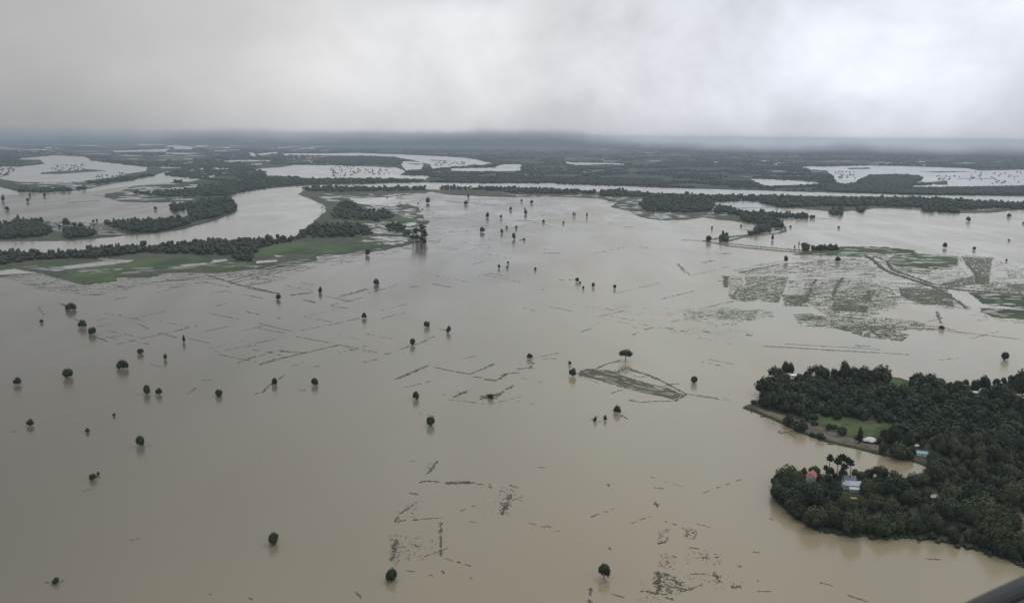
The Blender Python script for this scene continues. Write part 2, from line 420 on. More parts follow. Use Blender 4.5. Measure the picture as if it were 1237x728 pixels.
lens_ponds('field_pools', Q1((0, 600), (260, 620), (480, 640), (640, 615), (930, 612), (1075, 600), (1075, 575), (900, 585), (600, 600), (300, 600), (0, 590)), .022, (8, 30), (.6, 1.1), 1.2, M_flood, -.03)
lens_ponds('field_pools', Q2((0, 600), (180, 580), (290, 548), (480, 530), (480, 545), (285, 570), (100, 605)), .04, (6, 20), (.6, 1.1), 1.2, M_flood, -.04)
lens_ponds('field_pools', Q3((420, 300), (900, 320), (1109, 330), (1040, 380), (880, 385), (640, 398), (560, 380), (440, 340)), .05, (6, 20), (.4, .9), .8, M_lake, .02)
lens_ponds('field_pools', Q3((0, 285), (200, 295), (400, 300), (400, 308), (200, 301), (0, 302)), .06, (6, 20), (.4, .8), .8, M_lake, .02)
lens_ponds('field_pools', Q4((0, 300), (500, 320), (1060, 350), (860, 368), (500, 348), (0, 334)), .03, (6, 18), (.4, .8), .8, M_lake, .02)
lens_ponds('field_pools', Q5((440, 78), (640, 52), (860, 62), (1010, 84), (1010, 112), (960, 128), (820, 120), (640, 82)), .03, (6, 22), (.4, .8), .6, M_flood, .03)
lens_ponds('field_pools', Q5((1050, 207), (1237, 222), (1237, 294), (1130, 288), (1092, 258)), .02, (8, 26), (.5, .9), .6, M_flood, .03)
lens_ponds('far_pools', R1((0, 100), (600, 90), (1237, 150), (1237, 260), (900, 225), (650, 160), (0, 190)), .012, (8, 40), (.3, .8), 1.5, M_lake, 0)
lens_ponds('far_pools', R2((0, 80), (1237, 110), (1237, 150), (600, 140), (600, 235), (0, 280)), .02, (8, 34), (.3, .8), 1.5, M_lake, 0)
lens_ponds('far_pools', R2((840, 165), (1237, 165), (1237, 240), (860, 240)), .1, (4, 14), (.3, .7), 2.2, M_lake, 0)
lens_ponds('far_pools', R4((200, 120), (1237, 130), (1237, 400), (700, 380), (250, 360)), .004, (6, 24), (.3, .6), 1.5, M_lake, 0)
lens_ponds('far_pools', R6((0, 180), (1237, 180), (1237, 215), (0, 205)), .02, (8, 30), (.3, .6), 1.5, M_lake, 0)
lens_ponds('far_pools', R5((500, 180), (1237, 190), (1237, 340), (600, 340)), .008, (6, 24), (.3, .6), 1.5, M_lake, 0)
ponds = [Q2((425, 313), (560, 306), (690, 320), (600, 345), (500, 338), (440, 330)), Q1((120, 606), (300, 592), (450, 572), (560, 568), (540, 583), (330, 602), (240, 616)),
         Q1((750, 592), (860, 577), (950, 570), (930, 580), (800, 600)), R7((230, 318), (430, 288), (470, 292), (300, 322)), R7((470, 275), (580, 264), (590, 285), (480, 292)),
         R7((780, 282), (960, 274), (950, 286), (800, 300)), R7((870, 232), (1020, 246), (960, 250)), Q1((380, 560), (560, 572), (480, 580)), Q1((0, 614), (60, 606), (140, 625), (0, 632)),
         Q3((620, 372), (700, 376), (640, 384)), Q3((900, 360), (1109, 368), (1000, 364)), R8((590, 365), (760, 372), (760, 380), (560, 376)), R8((560, 395), (720, 385), (730, 395), (600, 402)),
         R8((470, 345), (600, 352), (640, 362), (480, 356)), T8((525, 135), (555, 130), (560, 155), (535, 160)), R5((380, 530), (560, 520), (830, 530), (890, 545), (740, 565), (500, 560)), R5((520, 575), (830, 570), (820, 600), (600, 598))]
for k, L in enumerate(ponds):
    tag(sheet('pond', L, .66 + .01 * k, M_lake, 1.5, .5, .2, seed=90 + k), kind='structure')
def fields(name, polys, mat, z0, seed):
    for k, L in enumerate(polys):
        tag(sheet(name, L, z0 + .015 * k, mat, 1.3, 1.9, .75, seed=seed + k), kind='structure')
fields('paddy_field', [Q1((270, 615), (450, 592), (600, 568), (800, 553), (900, 580), (760, 590), (620, 612), (480, 640), (490, 655), (350, 671)),
    Q1((130, 582), (280, 572), (280, 592), (200, 606)), Q1((-300, 590), (0, 588), (110, 600), (0, 612), (-300, 625)),
    Q2((0, 548), (100, 505), (220, 492), (300, 500), (280, 545), (150, 542), (60, 560)), Q2((300, 500), (500, 496), (600, 512), (480, 533), (290, 548)),
    Q1((840, 590), (1075, 560), (1075, 600), (900, 612)), R8((490, 170), (700, 190), (900, 235), (640, 240), (480, 215)),
    R7((900, 190), (1237, 130), (1237, 225), (1060, 215))], M_paddy, 1.0, 120)
F_green = [Q5((450, 77), (560, 54), (640, 50), (760, 52), (860, 62), (870, 72), (720, 74), (640, 82), (560, 80)),
    Q5((760, 100), (800, 78), (870, 74), (1010, 84), (1010, 112), (960, 128), (880, 122), (820, 120)),
    Q5((1050, 205), (1400, 232), (1400, 270), (1237, 262), (1095, 243)), Q5((1095, 257), (1237, 266), (1400, 275), (1400, 300), (1237, 296), (1130, 290), (1090, 268))]
fields('flooded_paddy', F_green, M_paddy, .25, 140)
F_dull = [Q5((290, 149), (438, 153), (405, 240), (360, 238), (330, 232), (290, 238), (235, 226), (268, 190), (292, 190)),
    Q5((415, 213), (505, 216), (495, 245), (420, 236)), Q5((588, 246), (705, 250), (702, 273), (592, 270)),
    Q5((1024, 84), (1130, 90), (1120, 130), (1115, 180), (1070, 180), (1070, 140), (1040, 115)), Q5((815, 190), (880, 185), (990, 210), (1000, 255), (860, 236), (820, 215)),
    Q5((1195, 178), (1400, 170), (1400, 210), (1198, 200)), Q5((465, 290), (490, 283), (560, 286), (565, 300), (480, 300)), Q5((1000, 160), (1060, 150), (1070, 182), (960, 178))]
reed_isle = SC((345, 387), (385, 367), (500, 382), (560, 405), (640, 430), (720, 447), (780, 470), (745, 492), (640, 465), (520, 435), (420, 408))
tag(sheet('reed_islet', reed_isle, .3, M_bund, 1.0, .8, .5, seed=180), kind='structure')

village = (V1((30, 258), (70, 246), (125, 240), (118, 200), (112, 160), (125, 135), (200, 122), (270, 130), (430, 122), (600, 130), (640, 128), (750, 148), (860, 162), (1000, 166), (1100, 166), (1237, 132), (1700, 100)) + [(1400, 790)] +
   V2((1237, 543), (1120, 500), (1000, 465), (850, 432), (700, 420), (480, 414), (340, 388), (230, 320), (172, 262), (156, 215), (165, 185), (220, 152), (330, 150), (400, 160), (500, 162), (650, 172), (700, 197), (760, 186), (820, 188), (838, 152), (830, 122)) +
   V1((760, 488), (700, 478), (600, 455), (500, 430), (400, 408), (280, 368), (180, 318), (100, 284)))
tag(sheet('village_ground', village, 1.3, M_village, 2.5, .7, .35, skirt=2, seed=200), kind='structure')
bank_path = V1((70, 258), (180, 288), (300, 325), (380, 352), (450, 380), (560, 412), (700, 448), (705, 468), (600, 447), (500, 424), (400, 402), (280, 362), (180, 312), (100, 279))
tag(sheet('bank_path', bank_path, 1.34, M_earth, 2, .5, .3, seed=210), kind='structure')
clear1 = V1((620, 128), (700, 132), (755, 150), (785, 182), (650, 192), (625, 160))
clear2 = V1((300, 295), (380, 285), (470, 300), (560, 325), (700, 328), (708, 375), (600, 372), (545, 405), (470, 385), (400, 352), (310, 330))
clear3 = W6((1060, 300), (1300, 290), (1300, 520), (1150, 500), (1120, 400))
clear4 = W2((740, 300), (960, 300), (1030, 330), (1060, 390), (900, 380), (750, 385))
clear5 = W4((400, 370), (580, 370), (560, 460), (480, 480), (420, 430))
for k, L in enumerate((clear1, clear2)):
    tag(sheet('grass_clearing', L, 1.38 + .01 * k, M_lawn, 2, .6, .4, seed=220 + k), kind='structure')
tag(sheet('earth_yard', clear3, 1.42, M_earth, 2, .6, .4, seed=225), kind='structure')
tag(sheet('earth_path', W6((655, 80), (690, 80), (668, 250), (735, 290), (1060, 340), (1060, 362), (720, 310), (625, 262)), 1.44, M_earth, 2, .4, .3, seed=229), kind='structure')
tag(sheet('yard_puddle', W2((760, 345), (930, 318), (1010, 340), (1020, 365), (860, 362), (770, 375)), 1.43, M_lake, 2, .5, .3, seed=226), kind='structure')

# ------------------------------------------------------------------ weeds, bunds, crops standing in the water
def clumps(name, P, Rr, Hh, mat, z=-.05, parent=None, sides=5):
    """many small uneven mounds of weed as one mesh; P (n,2), Rr, Hh (n)"""
    n = len(P)
    if n == 0: return None
    k = sides + 1
    ang = rng.uniform(0, 6.28, (n, 1)) + np.arange(sides) * 2 * np.pi / sides
    rr = Rr[:, None] * rng.uniform(.6, 1.3, (n, sides))
    V = np.zeros((n, k, 3), np.float32)
    V[:, :sides, 0] = P[:, :1] + np.cos(ang) * rr; V[:, :sides, 1] = P[:, 1:2] + np.sin(ang) * rr
    V[:, :sides, 2] = z
    V[:, sides, 0] = P[:, 0] + rng.uniform(-.3, .3, n) * Rr; V[:, sides, 1] = P[:, 1] + rng.uniform(-.3, .3, n) * Rr
    V[:, sides, 2] = z + Hh
    base = np.arange(n)[:, None, None] * k
    f = np.array([[i, (i + 1) % sides, sides] for i in range(sides)])[None]
    Fc = (base + f).reshape(-1, 3)
    return link(name, mesh_np(name, V.reshape(-1, 3), Fc, mat), parent)
def gp_np(a, z=0.0):
    v = ((a[:, :1] - W0 / 2) / F0) * _rt + ((H0 / 2 - a[:, 1:2]) / F0) * _up + _fw
    t = (z - ALT) / v[:, 2]
    return v[:, :2] * t[:, None]
def seg_len(pl):
    return [(gp(*pl[i]) - gp(*pl[i + 1])).length for i in range(len(pl) - 1)]
def bund(pl, dens, w=1.0, blob=False, mat=None):
    cs, rs, hs = [], [], []
    for i in range(len(pl) - 1):
        a, b = gp(*pl[i]), gp(*pl[i + 1]); L = (a - b).length
        dist = ((a + b) / 2).length
        ww = w * (.95 if dist < 1000 else 1.45 if dist < 1600 else 2.3)
        n = int(L / (ww * .42)) + 1
        sd_ = random.uniform(0, 99)
        d = (b - a) / max(L, .01); nr = Vector((-d.y, d.x, 0))
        for k in range(n):
            s = k / n * L
            wv = .35 + 1.5 * abs(noise.noise(Vector((s * .09, sd_, 17)))) + .25 * random.random()
            v = .46 + .75 * noise.noise(Vector((s * .05, sd_, 0))) + 1.15 * noise.noise(Vector((s * .16, sd_, 4)))
            if dens < .99 and (v > dens + .12 or random.random() > dens + .35): continue
            p = a + d * (s + random.uniform(-1, 1) * ww * .5) + nr * random.gauss(0, .75) * ww * wv
            cs.append((p.x, p.y)); rs.append(ww * random.uniform(.5, 1.05) * (.6 + .5 * wv)); hs.append(random.uniform(.2, .8) * (.55 + ww * .28))
        for k in range(int(L * .22 * dens)):
            s = random.uniform(0, L); p = a + d * s + nr * random.gauss(0, 1.6) * ww
            if noise.noise(Vector((s * .04, sd_, 9))) < -.1: continue
            cs.append((p.x, p.y)); rs.append(ww * random.uniform(.2, .45)); hs.append(random.uniform(.1, .5))
    if not cs: return
    o = clumps('field_bund', np.array(cs), np.array(rs), np.array(hs), mat or M_tuft)
    tag(o, kind='structure')
LN = [
 (SB((45, 348), (140, 322), (230, 300), (380, 265)), .85, 1.1), (SB((130, 288), (200, 297), (250, 298)), .9, 1.2), (SB((45, 175), (180, 208)), .55, .7),
 (SB((200, 230), (350, 258)), .6, .8), (SB((380, 265), (460, 280), (540, 298)), .75, .8), (SB((220, 205), (340, 180)), .5, .7), (SB((400, 165), (450, 158)), .5, .7),
 (SB((0, 320), (60, 308), (110, 288)), .6, .8), (SB((0, 265), (160, 230)), .4, .7), (SB((0, 28), (110, 48)), .95, 1.1), (SB((180, 55), (270, 45)), .9, 1),
 (SB((240, 78), (280, 86)), .8, .8), (SB((340, 102), (420, 112)), .8, .8), (SB((385, 58), (450, 45), (500, 28)), .8, .9), (SB((500, 50), (620, 15)), .5, .8), (SB((680, 25), (710, 18)), .7, .7),
 (SB((480, 338), (540, 325)), .8, .9), (SB((570, 305), (600, 298)), .85, 1.0), (SB((630, 285), (720, 258), (780, 230)), .65, .9), (SB((785, 195), (835, 205)), .9, .8),
 (SB((20, 470), (60, 465), (80, 440), (155, 390)), .55, .8), (SB((620, 408), (690, 378), (755, 350)), .97, 1.3), (SB((780, 358), (840, 372), (930, 388)), .8, 1), (SB((935, 385), (1030, 345)), .9, 1.0),
 (SB((945, 398), (982, 402)), .95, 1.3), (SB((990, 410), (1042, 414)), .95, 1.5), (SB((725, 388), (755, 385)), .8, 1), (SB((855, 485), (915, 458)), .95, 1.4), (SB((838, 495), (900, 500), (990, 512)), .7, .9),
 (SB((970, 492), (1010, 480), (1060, 470)), 1, 2.4), (SB((975, 480), (1040, 488)), .95, 2.0), (SB((210, 452), (240, 455)), .6, .6),
 (SC((0, 480), (30, 458), (70, 435)), .8, 1.2), (SC((10, 408), (45, 385), (90, 380)), .9, 1.5), (SC((85, 365), (140, 362), (155, 340)), .85, 1.3), (SC((195, 325), (250, 322)), .7, .8),
 (SC((355, 210), (400, 195)), .5, .8), (SC((560, 228), (600, 210)), .5, .8), (SC((620, 200), (660, 192)), .7, .9), (SC((710, 195), (738, 198)), .9, 1), (SC((770, 205), (805, 210)), .95, 1), (SC((865, 208), (892, 210)), .95, 1.2), (SC((1045, 222), (1068, 226)), .95, 1.2),
 (SC((340, 388), (380, 366), (415, 368), (520, 382)), 1, 1.5), (SC((415, 365), (460, 345), (520, 330)), .85, 1.0), (SC((495, 385), (545, 360), (630, 390), (720, 430), (765, 428)), .97, 1.1),
 (SC((715, 430), (795, 470), (860, 480), (930, 490)), .97, 1.1), (SC((930, 490), (985, 497)), .5, .8), (SC((795, 470), (770, 485), (745, 500)), 1, 1.3), (SC((745, 500), (680, 500), (600, 505), (555, 495)), .95, .9),
 (SC((345, 390), (430, 412), (520, 440), (620, 465), (745, 490)), .95, 1.1), (SC((480, 468), (525, 452)), .6, .7), (SC((600, 400), (640, 395)), .8, .8), (SC((680, 440), (740, 430)), .9, 1.0), (SC((560, 372), (640, 392), (700, 420)), .8, 1.2),
 (SC((450, 370), (500, 372)), .6, .8), (SC((520, 558), (548, 575)), .95, 1.8), (SC((400, 575), (412, 588)), .9, 1.0), (SC((530, 380), (600, 402)), .5, .8), (SC((345, 395), (430, 425)), .5, .7),
 (SE((840, 98), (820, 125), (795, 155)), .75, 1.1), (SE((762, 190), (800, 186), (850, 190)), .95, 1.5), (SE((875, 196), (940, 195), (1010, 195)), 1, 1.9), (SE((930, 190), (990, 192)), 1, 1.7), (SE((1010, 198), (1080, 208)), .5, .9), (SE((1070, 200), (1078, 218)), .6, .9),
 (SE((720, 240), (757, 246)), .9, 1.3), (SE((750, 280), (720, 300), (690, 320), (655, 360)), .5, 1.1), (SE((660, 365), (770, 355), (848, 350)), .65, .8), (SE((655, 355), (652, 370)), .9, 1.0),
 (SE((632, 430), (660, 445), (650, 475), (640, 540)), .7, 1.6), (SE((855, 370), (853, 440), (855, 520)), .8, 1.0), (SE((660, 480), (770, 475)), .4, .8), (SE((860, 586), (872, 596)), .95, 1.0), (SE((806, 602), (816, 608)), .95, .9),
 (SE((1120, 285), (1140, 300)), .9, 1.0), (SE((915, 285), (940, 288)), .8, .8), (SE((700, 585), (740, 588)), .7, .6), (SE((385, 640), (400, 652)), .9, .9), (SE((478, 680), (505, 705)), .8, .9), (SE((740, 440), (760, 438)), .8, .8), (SE((720, 465), (750, 472)), .7, .8), (SE((985, 612), (995, 618)), .7, .6),
 (SE((590, 96), (605, 96)), .8, .6), (SE((670, 100), (740, 98)), .35, .6), (SE((48, 92), (66, 94)), .5, .6), (SE((265, 92), (282, 92)), .5, .6),
 (SF((60, 205), (95, 215)), .8, 1.0), (SF((65, 245), (45, 285), (22, 335)), .85, 1.8), (SF((188, 124), (212, 126)), .8, .8), (SF((700, 216), (745, 220)), .85, .9), (SF((705, 280), (715, 303)), .7, .9), (SF((748, 366), (800, 382)), .85, .8),
 (SF((720, 465), (752, 455)), .9, 1.2), (SF((860, 482), (900, 488)), .7, .9), (SF((728, 530), (760, 524), (800, 522)), .75, 1.0), (SF((722, 550), (780, 548)), .5, .8), (SF((915, 527), (985, 525)), .7, 1.2), (SF((965, 590), (990, 635)), .5, 1.0), (SF((495, 200), (500, 210)), .9, .9), (SF((500, 480), (510, 492)), .9, .9),
 (SF((705, 595), (775, 606)), .9, 1.0), (SF((715, 590), (722, 640), (716, 690)), .9, 2.2), (SF((645, 672), (700, 682), (760, 692)), .95, 1.3), (SF((760, 655), (810, 660), (850, 670)), .85, 1.0), (SF((780, 622), (820, 648)), .7, 1.3), (SF((750, 700), (785, 715)), .8, .8),
 (SF((418, 660), (412, 728)), .6, 1.0), (SF((1040, 655), (1088, 658)), .7, 1.2), (SF((215, 385), (245, 390)), .7, .7), (SF((1080, 560), (1086, 568)), .6, .8), (SF((860, 600), (940, 598)), .4, .6), (SF((790, 660), (800, 640)), .6, 1),
 (V2((70, 485), (100, 490)), .8, .6), (V2((360, 618), (412, 630)), .95, .8), (V2((480, 672), (520, 685), (562, 700)), .95, .8), (V2((815, 515), (880, 519)), .8, .8), (V2((90, 655), (150, 656)), .7, .6), (V2((140, 342), (158, 350)), .9, .6), (V2((0, 545), (20, 548)), .6, .7), (V2((0, 630), (14, 636)), .7, .8), (V2((88, 608), (96, 612)), .7, .6),
 (SA((480, 75), (530, 65)), .8, .8), (SA((255, 92), (280, 106)), .9, .9), (SA((310, 155), (332, 166)), .9, .8), (SA((380, 225), (450, 250)), .95, .9), (SA((490, 262), (590, 240), (700, 215), (825, 185)), .65, .8), (SA((408, 186), (452, 184)), .6, .7), (SA((578, 178), (622, 196)), .8, .8), (SA((650, 210), (742, 235)), .6, .7),
 (SA((420, 240), (510, 225)), .5, .7), (SA((860, 208), (970, 185)), .6, .7), (SA((995, 340), (1075, 312)), .7, .8), (SA((790, 467), (822, 445)), .6, .6), (SA((848, 412), (884, 410)), .7, .8), (SA((20, 640), (70, 625)), .5, .6), (SA((605, 688), (637, 686)), .9, .7),
 (SA((895, 295), (1075, 265)), .35, .6), (SA((925, 48), (970, 42)), .5, .8), (SA((158, 105), (185, 140)), .35, .6), (SD((370, 233), (410, 220)), .5, .6), (SD((575, 450), (620, 440)), .6, .7), (SD((200, 637), (250, 632)), .7, .6), (SD((250, 640), (285, 628)), .4, .6), (SD((1105, 705), (1122, 712)), .8, .7), (SD((930, 690), (940, 686)), .6, .6),
 (R7((430, 385), (600, 435), (700, 465), (830, 490), (960, 522)), .97, 1.3), (R7((700, 465), (800, 452), (915, 435)), .9, 1.0), (R7((600, 430), (770, 385)), .9, 1), (R7((1060, 535), (1210, 515)), .95, 1.2), (R7((1160, 570), (1240, 590)), .9, 1),
 (R7((0, 440), (200, 425), (420, 395)), .8, 1.1), (R7((60, 462), (240, 452), (420, 440)), .6, .9), (R7((600, 450), (800, 400), (1180, 320)), .6, 1), (R7((470, 518), (590, 502)), .6, .8), (R7((0, 480), (300, 470)), .35, .8), (R7((640, 400), (980, 345)), .5, .9), (R7((250, 385), (420, 360)), .97, 1.4),
 (Q2((80, 620), (220, 590)), .5, 1), (Q2((130, 620), (280, 560)), .3, 1), (Q2((740, 490), (810, 492)), .8, 1.1), (Q2((760, 440), (1000, 425)), .35, 1), (Q2((800, 460), (980, 440)), .3, 1), (Q2((830, 322), (920, 328), (1030, 340)), .97, 2.2), (Q2((960, 640), (1000, 632)), .4, 1),
 (Q3((740, 485), (790, 487), (850, 489)), 1, 1.6), (Q3((500, 430), (540, 432)), .9, 1.5), (Q3((165, 540), (235, 540)), .8, 1.4), (Q3((160, 525), (190, 525)), .6, 1), (Q3((80, 480), (60, 488)), .9, 1.4), (Q3((35, 405), (165, 405)), .95, 1.3), (Q3((240, 410), (350, 412)), .6, 1), (Q3((180, 330), (280, 332)), .6, 1.6), (Q3((150, 385), (220, 380)), .4, 1.2),
 (Q3((380, 540), (500, 515)), .35, 1), (Q3((720, 580), (750, 610), (780, 635)), .45, .8), (Q3((570, 515), (620, 522)), .5, 1.2), (Q3((225, 652), (300, 650)), .5, 1), (Q3((120, 695), (160, 692)), .6, 1), (Q3((820, 585), (880, 570)), .5, 1), (Q3((880, 540), (950, 545)), .6, 1), (Q3((980, 625), (1109, 600)), .6, 1.2),
 (T8((0, 235), (40, 240), (120, 258), (200, 275), (400, 295), (620, 315), (900, 332), (1060, 345), (1237, 357)), 1, 2.8), (T8((190, 255), (380, 275), (560, 292), (720, 305), (800, 312)), .98, 1.4),
 (T8((40, 225), (180, 205), (330, 190), (440, 170), (520, 152), (610, 150)), 1, 3.2), (T8((180, 240), (300, 205), (440, 188), (600, 172), (645, 155)), 1, 2.8), (T8((620, 128), (690, 126)), .9, 1.3), (T8((880, 60), (1000, 62)), .8, 1.4), (T8((330, 150), (400, 150), (440, 160)), 1, 2.2),
 (T8((140, 335), (220, 325)), .5, 1), (T8((280, 485), (420, 450), (640, 415), (900, 400), (1237, 370)), .55, 1.6),
 (Q5((700, 80), (730, 100), (760, 128), (800, 145), (850, 160), (930, 187), (1050, 200), (1400, 228)), 1, 2.4), (Q5((770, 100), (790, 130), (850, 150), (930, 178), (1100, 195), (1237, 208)), .97, 1.8), (Q5((930, 187), (980, 215), (1040, 255)), .9, 1.3), (Q5((960, 200), (1010, 235), (1045, 262)), .8, 1.0),
 (Q5((222, 150), (226, 188)), .95, 2.2), (Q5((355, 388), (450, 393), (560, 400), (665, 406)), 1, 1.4), (Q5((665, 406), (760, 411), (845, 416)), .85, 1.0), (Q5((425, 380), (540, 387), (665, 393), (750, 400)), .9, .8), (Q5((665, 385), (715, 388)), .95, 1.3), (Q5((600, 318), (720, 318), (830, 325), (932, 331)), .9, 1.1), (Q5((970, 335), (1090, 348), (1225, 365)), .9, 1.0),
 (Q5((510, 205), (518, 182), (532, 160)), .9, 1.2), (Q5((588, 216), (602, 180), (622, 155)), .97, 1.4), (Q5((708, 200), (712, 240)), 1, 1.6), (Q5((730, 200), (720, 215)), .7, 1), (Q5((940, 270), (955, 310)), .6, 1), (Q5((500, 318), (590, 318)), .8, 1.4), (Q5((570, 303), (660, 303)), .7, 1.2), (Q5((800, 175), (930, 178)), .7, 1.4), (Q5((1040, 100), (1075, 145), (1080, 178)), 1, 1.8),
 (Q5((330, 265), (375, 270)), .3, 1), (Q5((30, 328), (45, 330)), .8, 1), (Q5((70, 336), (95, 338)), .8, 1), (Q5((150, 338), (170, 340)), .9, 1.1), (Q5((298, 350), (312, 352)), .95, 1.1), (Q5((60, 110), (85, 140)), .3, .8), (Q5((140, 103), (180, 97)), .5, 1), (Q5((950, 435), (1040, 425)), .3, .7),
 (R1((500, 528), (620, 518), (740, 508)), .9, 2.6), (R1((0, 465), (150, 472)), .6, 2), (R1((880, 515), (1237, 520)), .6, 2), (R1((700, 470), (800, 478)), .7, 2), (R2((170, 373), (500, 340)), .9, 2.5),
 (W1((30, 490), (60, 468), (110, 455), (230, 452), (330, 452)), 1, .9), (W1((60, 510), (180, 545), (300, 595), (380, 640), (460, 665)), 1, 1.0), (W3((800, 238), (950, 270), (1100, 320)), .9, .8), (W3((760, 262), (800, 262)), 1, 1.2),
 (R8((890, 155), (960, 158)), .6, 1.6), (Q4((0, 380), (120, 386), (230, 392)), 1, 3), (R8((920, 378), (1000, 382)), .8, 1.3), (R8((980, 210), (1080, 205)), .6, 1.4), (R8((560, 170), (680, 180)), .6, 1.3), (R8((900, 315), (1237, 300)), .35, 1), (R8((930, 180), (1080, 175)), .3, 1.3),
]
_ia, _ib = SC((345, 387), (395, 395), (500, 420), (620, 452), (745, 488)), SC((385, 367), (500, 383), (600, 412), (700, 440), (785, 470))
for q in range(1, 7):
    LN.append(([(a[0] + (b[0] - a[0]) * q / 7, a[1] + (b[1] - a[1]) * q / 7) for a, b in zip(_ia, _ib)], .8, .9))
# the raised track that curls round the paddies, and the canal banks
def embankment(pl, w, h, z0=-.3):
    q = []
    for i in range(len(pl) - 1):
        a, b = gp(*pl[i]), gp(*pl[i + 1]); n = max(1, int((a - b).length / 12))
        for k in range(n): q.append(a.lerp(b, k / n))
    q.append(gp(*pl[-1])); vs_, fs = [], []
    for i, p in enumerate(q):
        d = (q[min(i + 1, len(q) - 1)] - q[max(i - 1, 0)]).normalized(); nr = Vector((-d.y, d.x, 0))
        e = 1 + .35 * noise.noise(Vector((i * .31, w, 2))); t = h * (1 + .4 * noise.noise(Vector((i * .17, w, 6))))
        for o_, z_ in ((-w * .5 * e, z0), (-w * .22, t), (w * .22, t), (w * .5 * e, z0)): vs_.append(tuple(p + nr * o_ + Vector((0, 0, z_))))
    for i in range(len(q) - 1):
        for j in range(3): fs.append([4 * i + j, 4 * i + j + 1, 4 * i + j + 5, 4 * i + j + 4])
    tag(link('embankment', mesh('embankment', vs_, fs, M_bund)), kind='structure')
    c = [gp(pl[i][0] + (pl[i + 1][0] - pl[i][0]) * t, pl[i][1] + (pl[i + 1][1] - pl[i][1]) * t) for i in range(len(pl) - 1) for t in np.arange(0, 1, .035) if random.random() < .45]
    if c:
        P = np.array([(p.x, p.y) for p in c]) + rng.normal(size=(len(c), 2)) * w * .3; n = len(c)
        tag(clumps('track_scrub', P, rng.uniform(1, 2.6, n), rng.uniform(1.2, 3.4, n), M_leaf, .3, sides=6), 'low scrub lining the raised track between the paddies', None, None, 'stuff')
embankment(T8((0, 235), (40, 240), (120, 258), (200, 275), (400, 295), (620, 315), (900, 332), (1060, 345), (1237, 357)) + Q5((640, 82), (700, 82)), 8, 1.3)
embankment(T8((190, 255), (380, 275), (560, 292), (720, 305), (800, 312)), 5, .9)
embankment(T8((40, 225), (180, 205), (330, 190), (440, 170), (520, 152), (610, 150)), 9, 1.5)
embankment(T8((180, 240), (300, 205), (440, 188), (600, 172), (645, 155), (640, 130)), 8, 1.4)
embankment(Q5((700, 82), (730, 100), (760, 128), (800, 145), (850, 160), (930, 187), (1050, 200), (1237, 214), (1400, 228)), 8, 1.4)
embankment(Q5((730, 84), (770, 100), (790, 130), (850, 150), (930, 178)), 6, 1.0)
# faint grids of drowned field edges
for (x0, x1, y0, y1, n_) in ((90, 330, 372, 440, 14), (300, 480, 372, 450, 16), (470, 640, 430, 500, 8), (600, 800, 350, 400, 10), (780, 930, 330, 440, 16), (480, 640, 560, 700, 8), (700, 860, 560, 720, 8), (520, 760, 260, 345, 12), (180, 420, 338, 372, 10), (930, 1230, 385, 415, 4)):
    for q in range(n_):
        x, y = random.uniform(x0, x1), random.uniform(y0, y1); L = random.uniform(14, 52); f_ = random.choice((-.24, .2)) * (1.0 if y < 500 else 1.5)
        LN.append(([(x, y), (x + L * .5, y + L * .5 * f_ + random.uniform(-.6, .6)), (x + L, y + L * f_)], random.uniform(.3, .55), random.uniform(.5, .8)))
for pl, d, w in LN: bund(pl, d, w)

def streaks(name, poly, n, thr, r=1.5, h=.7, mat=None, sx=.05, sy=1.1, seed=0.0, label=None):
    a = sample(poly, n * area_box(poly))
    keep = [i for i, (x, y) in enumerate(a) if noise.noise(Vector((x * sx, y * sy, seed))) + .5 * noise.noise(Vector((x * sx * 4, y * sy * 2, seed + 3))) > thr]
    if not keep: return
    a = a[keep]; P = gp_np(a); k = len(P)
    o = clumps(name, P, rng.uniform(.5, 1.1, k) * r, rng.uniform(.4, 1, k) * h, mat or M_tuftg, sides=4)
    tag(o, label, None, None, 'stuff')
# streaky rice just breaking the surface east of the flow
streaks('rice_stubble', Q5((250, 130), (450, 85), (720, 85), (800, 140), (950, 190), (1060, 260), (990, 262), (840, 240), (720, 270), (590, 272), (430, 240), (440, 152), (280, 148)), 3.0, .16, 2.2, .6, sx=.03, seed=1)
streaks('rice_stubble', Q5((780, 100), (1020, 120), (1080, 180), (1237, 200), (1237, 225), (1040, 200), (900, 180), (800, 140)), 3.0, .12, 2.2, .6, seed=2)
streaks('rice_stubble', Q5((450, 280), (700, 285), (850, 300), (940, 335), (700, 335), (480, 322)), 2.4, .22, 2, .6, seed=3)
streaks('rice_stubble', Q5((590, 320), (760, 322), (850, 350), (820, 372), (690, 355), (610, 330)), 3.0, .02, 2.4, .9, M_tuft, .12, 1.2, seed=4)
streaks('rice_stubble', Q5((1030, 262), (1237, 290), (1237, 310), (1060, 300)), 1.4, .25, 2, .5, seed=5)
streaks('rice_stubble', Q5((60, 262), (200, 255), (380, 265), (380, 300), (200, 300)), 2.0, .13, 1.8, .4, M_tuftg, .06, 1.4, seed=6)
streaks('rice_stubble', Q5((200, 262), (330, 268), (320, 300), (200, 298)), 2.5, .02, 1.8, .5, M_tuftg, .12, 1.4, seed=7)
streaks('rice_stubble', Q5((930, 60), (1237, 100), (1237, 180), (1130, 180), (1120, 100)), 1.6, .22, 2.2, .7, seed=8)
streaks('rice_stubble', SC((350, 90), (560, 92), (700, 120), (930, 130), (900, 150), (760, 140), (520, 140), (380, 128)), 1.2, .24, 1.5, .4, seed=9)
streaks('rice_stubble', Q5((0, 320), (60, 325), (320, 335), (320, 355), (60, 350)), .8, .3, 1.4, .5, M_tuft, seed=10)
for k, P in enumerate(F_dull): streaks('sodden_rice', P, 4.0, -.06, 2.2, .8, M_tuftg, .08, 1.6, seed=20 + k)
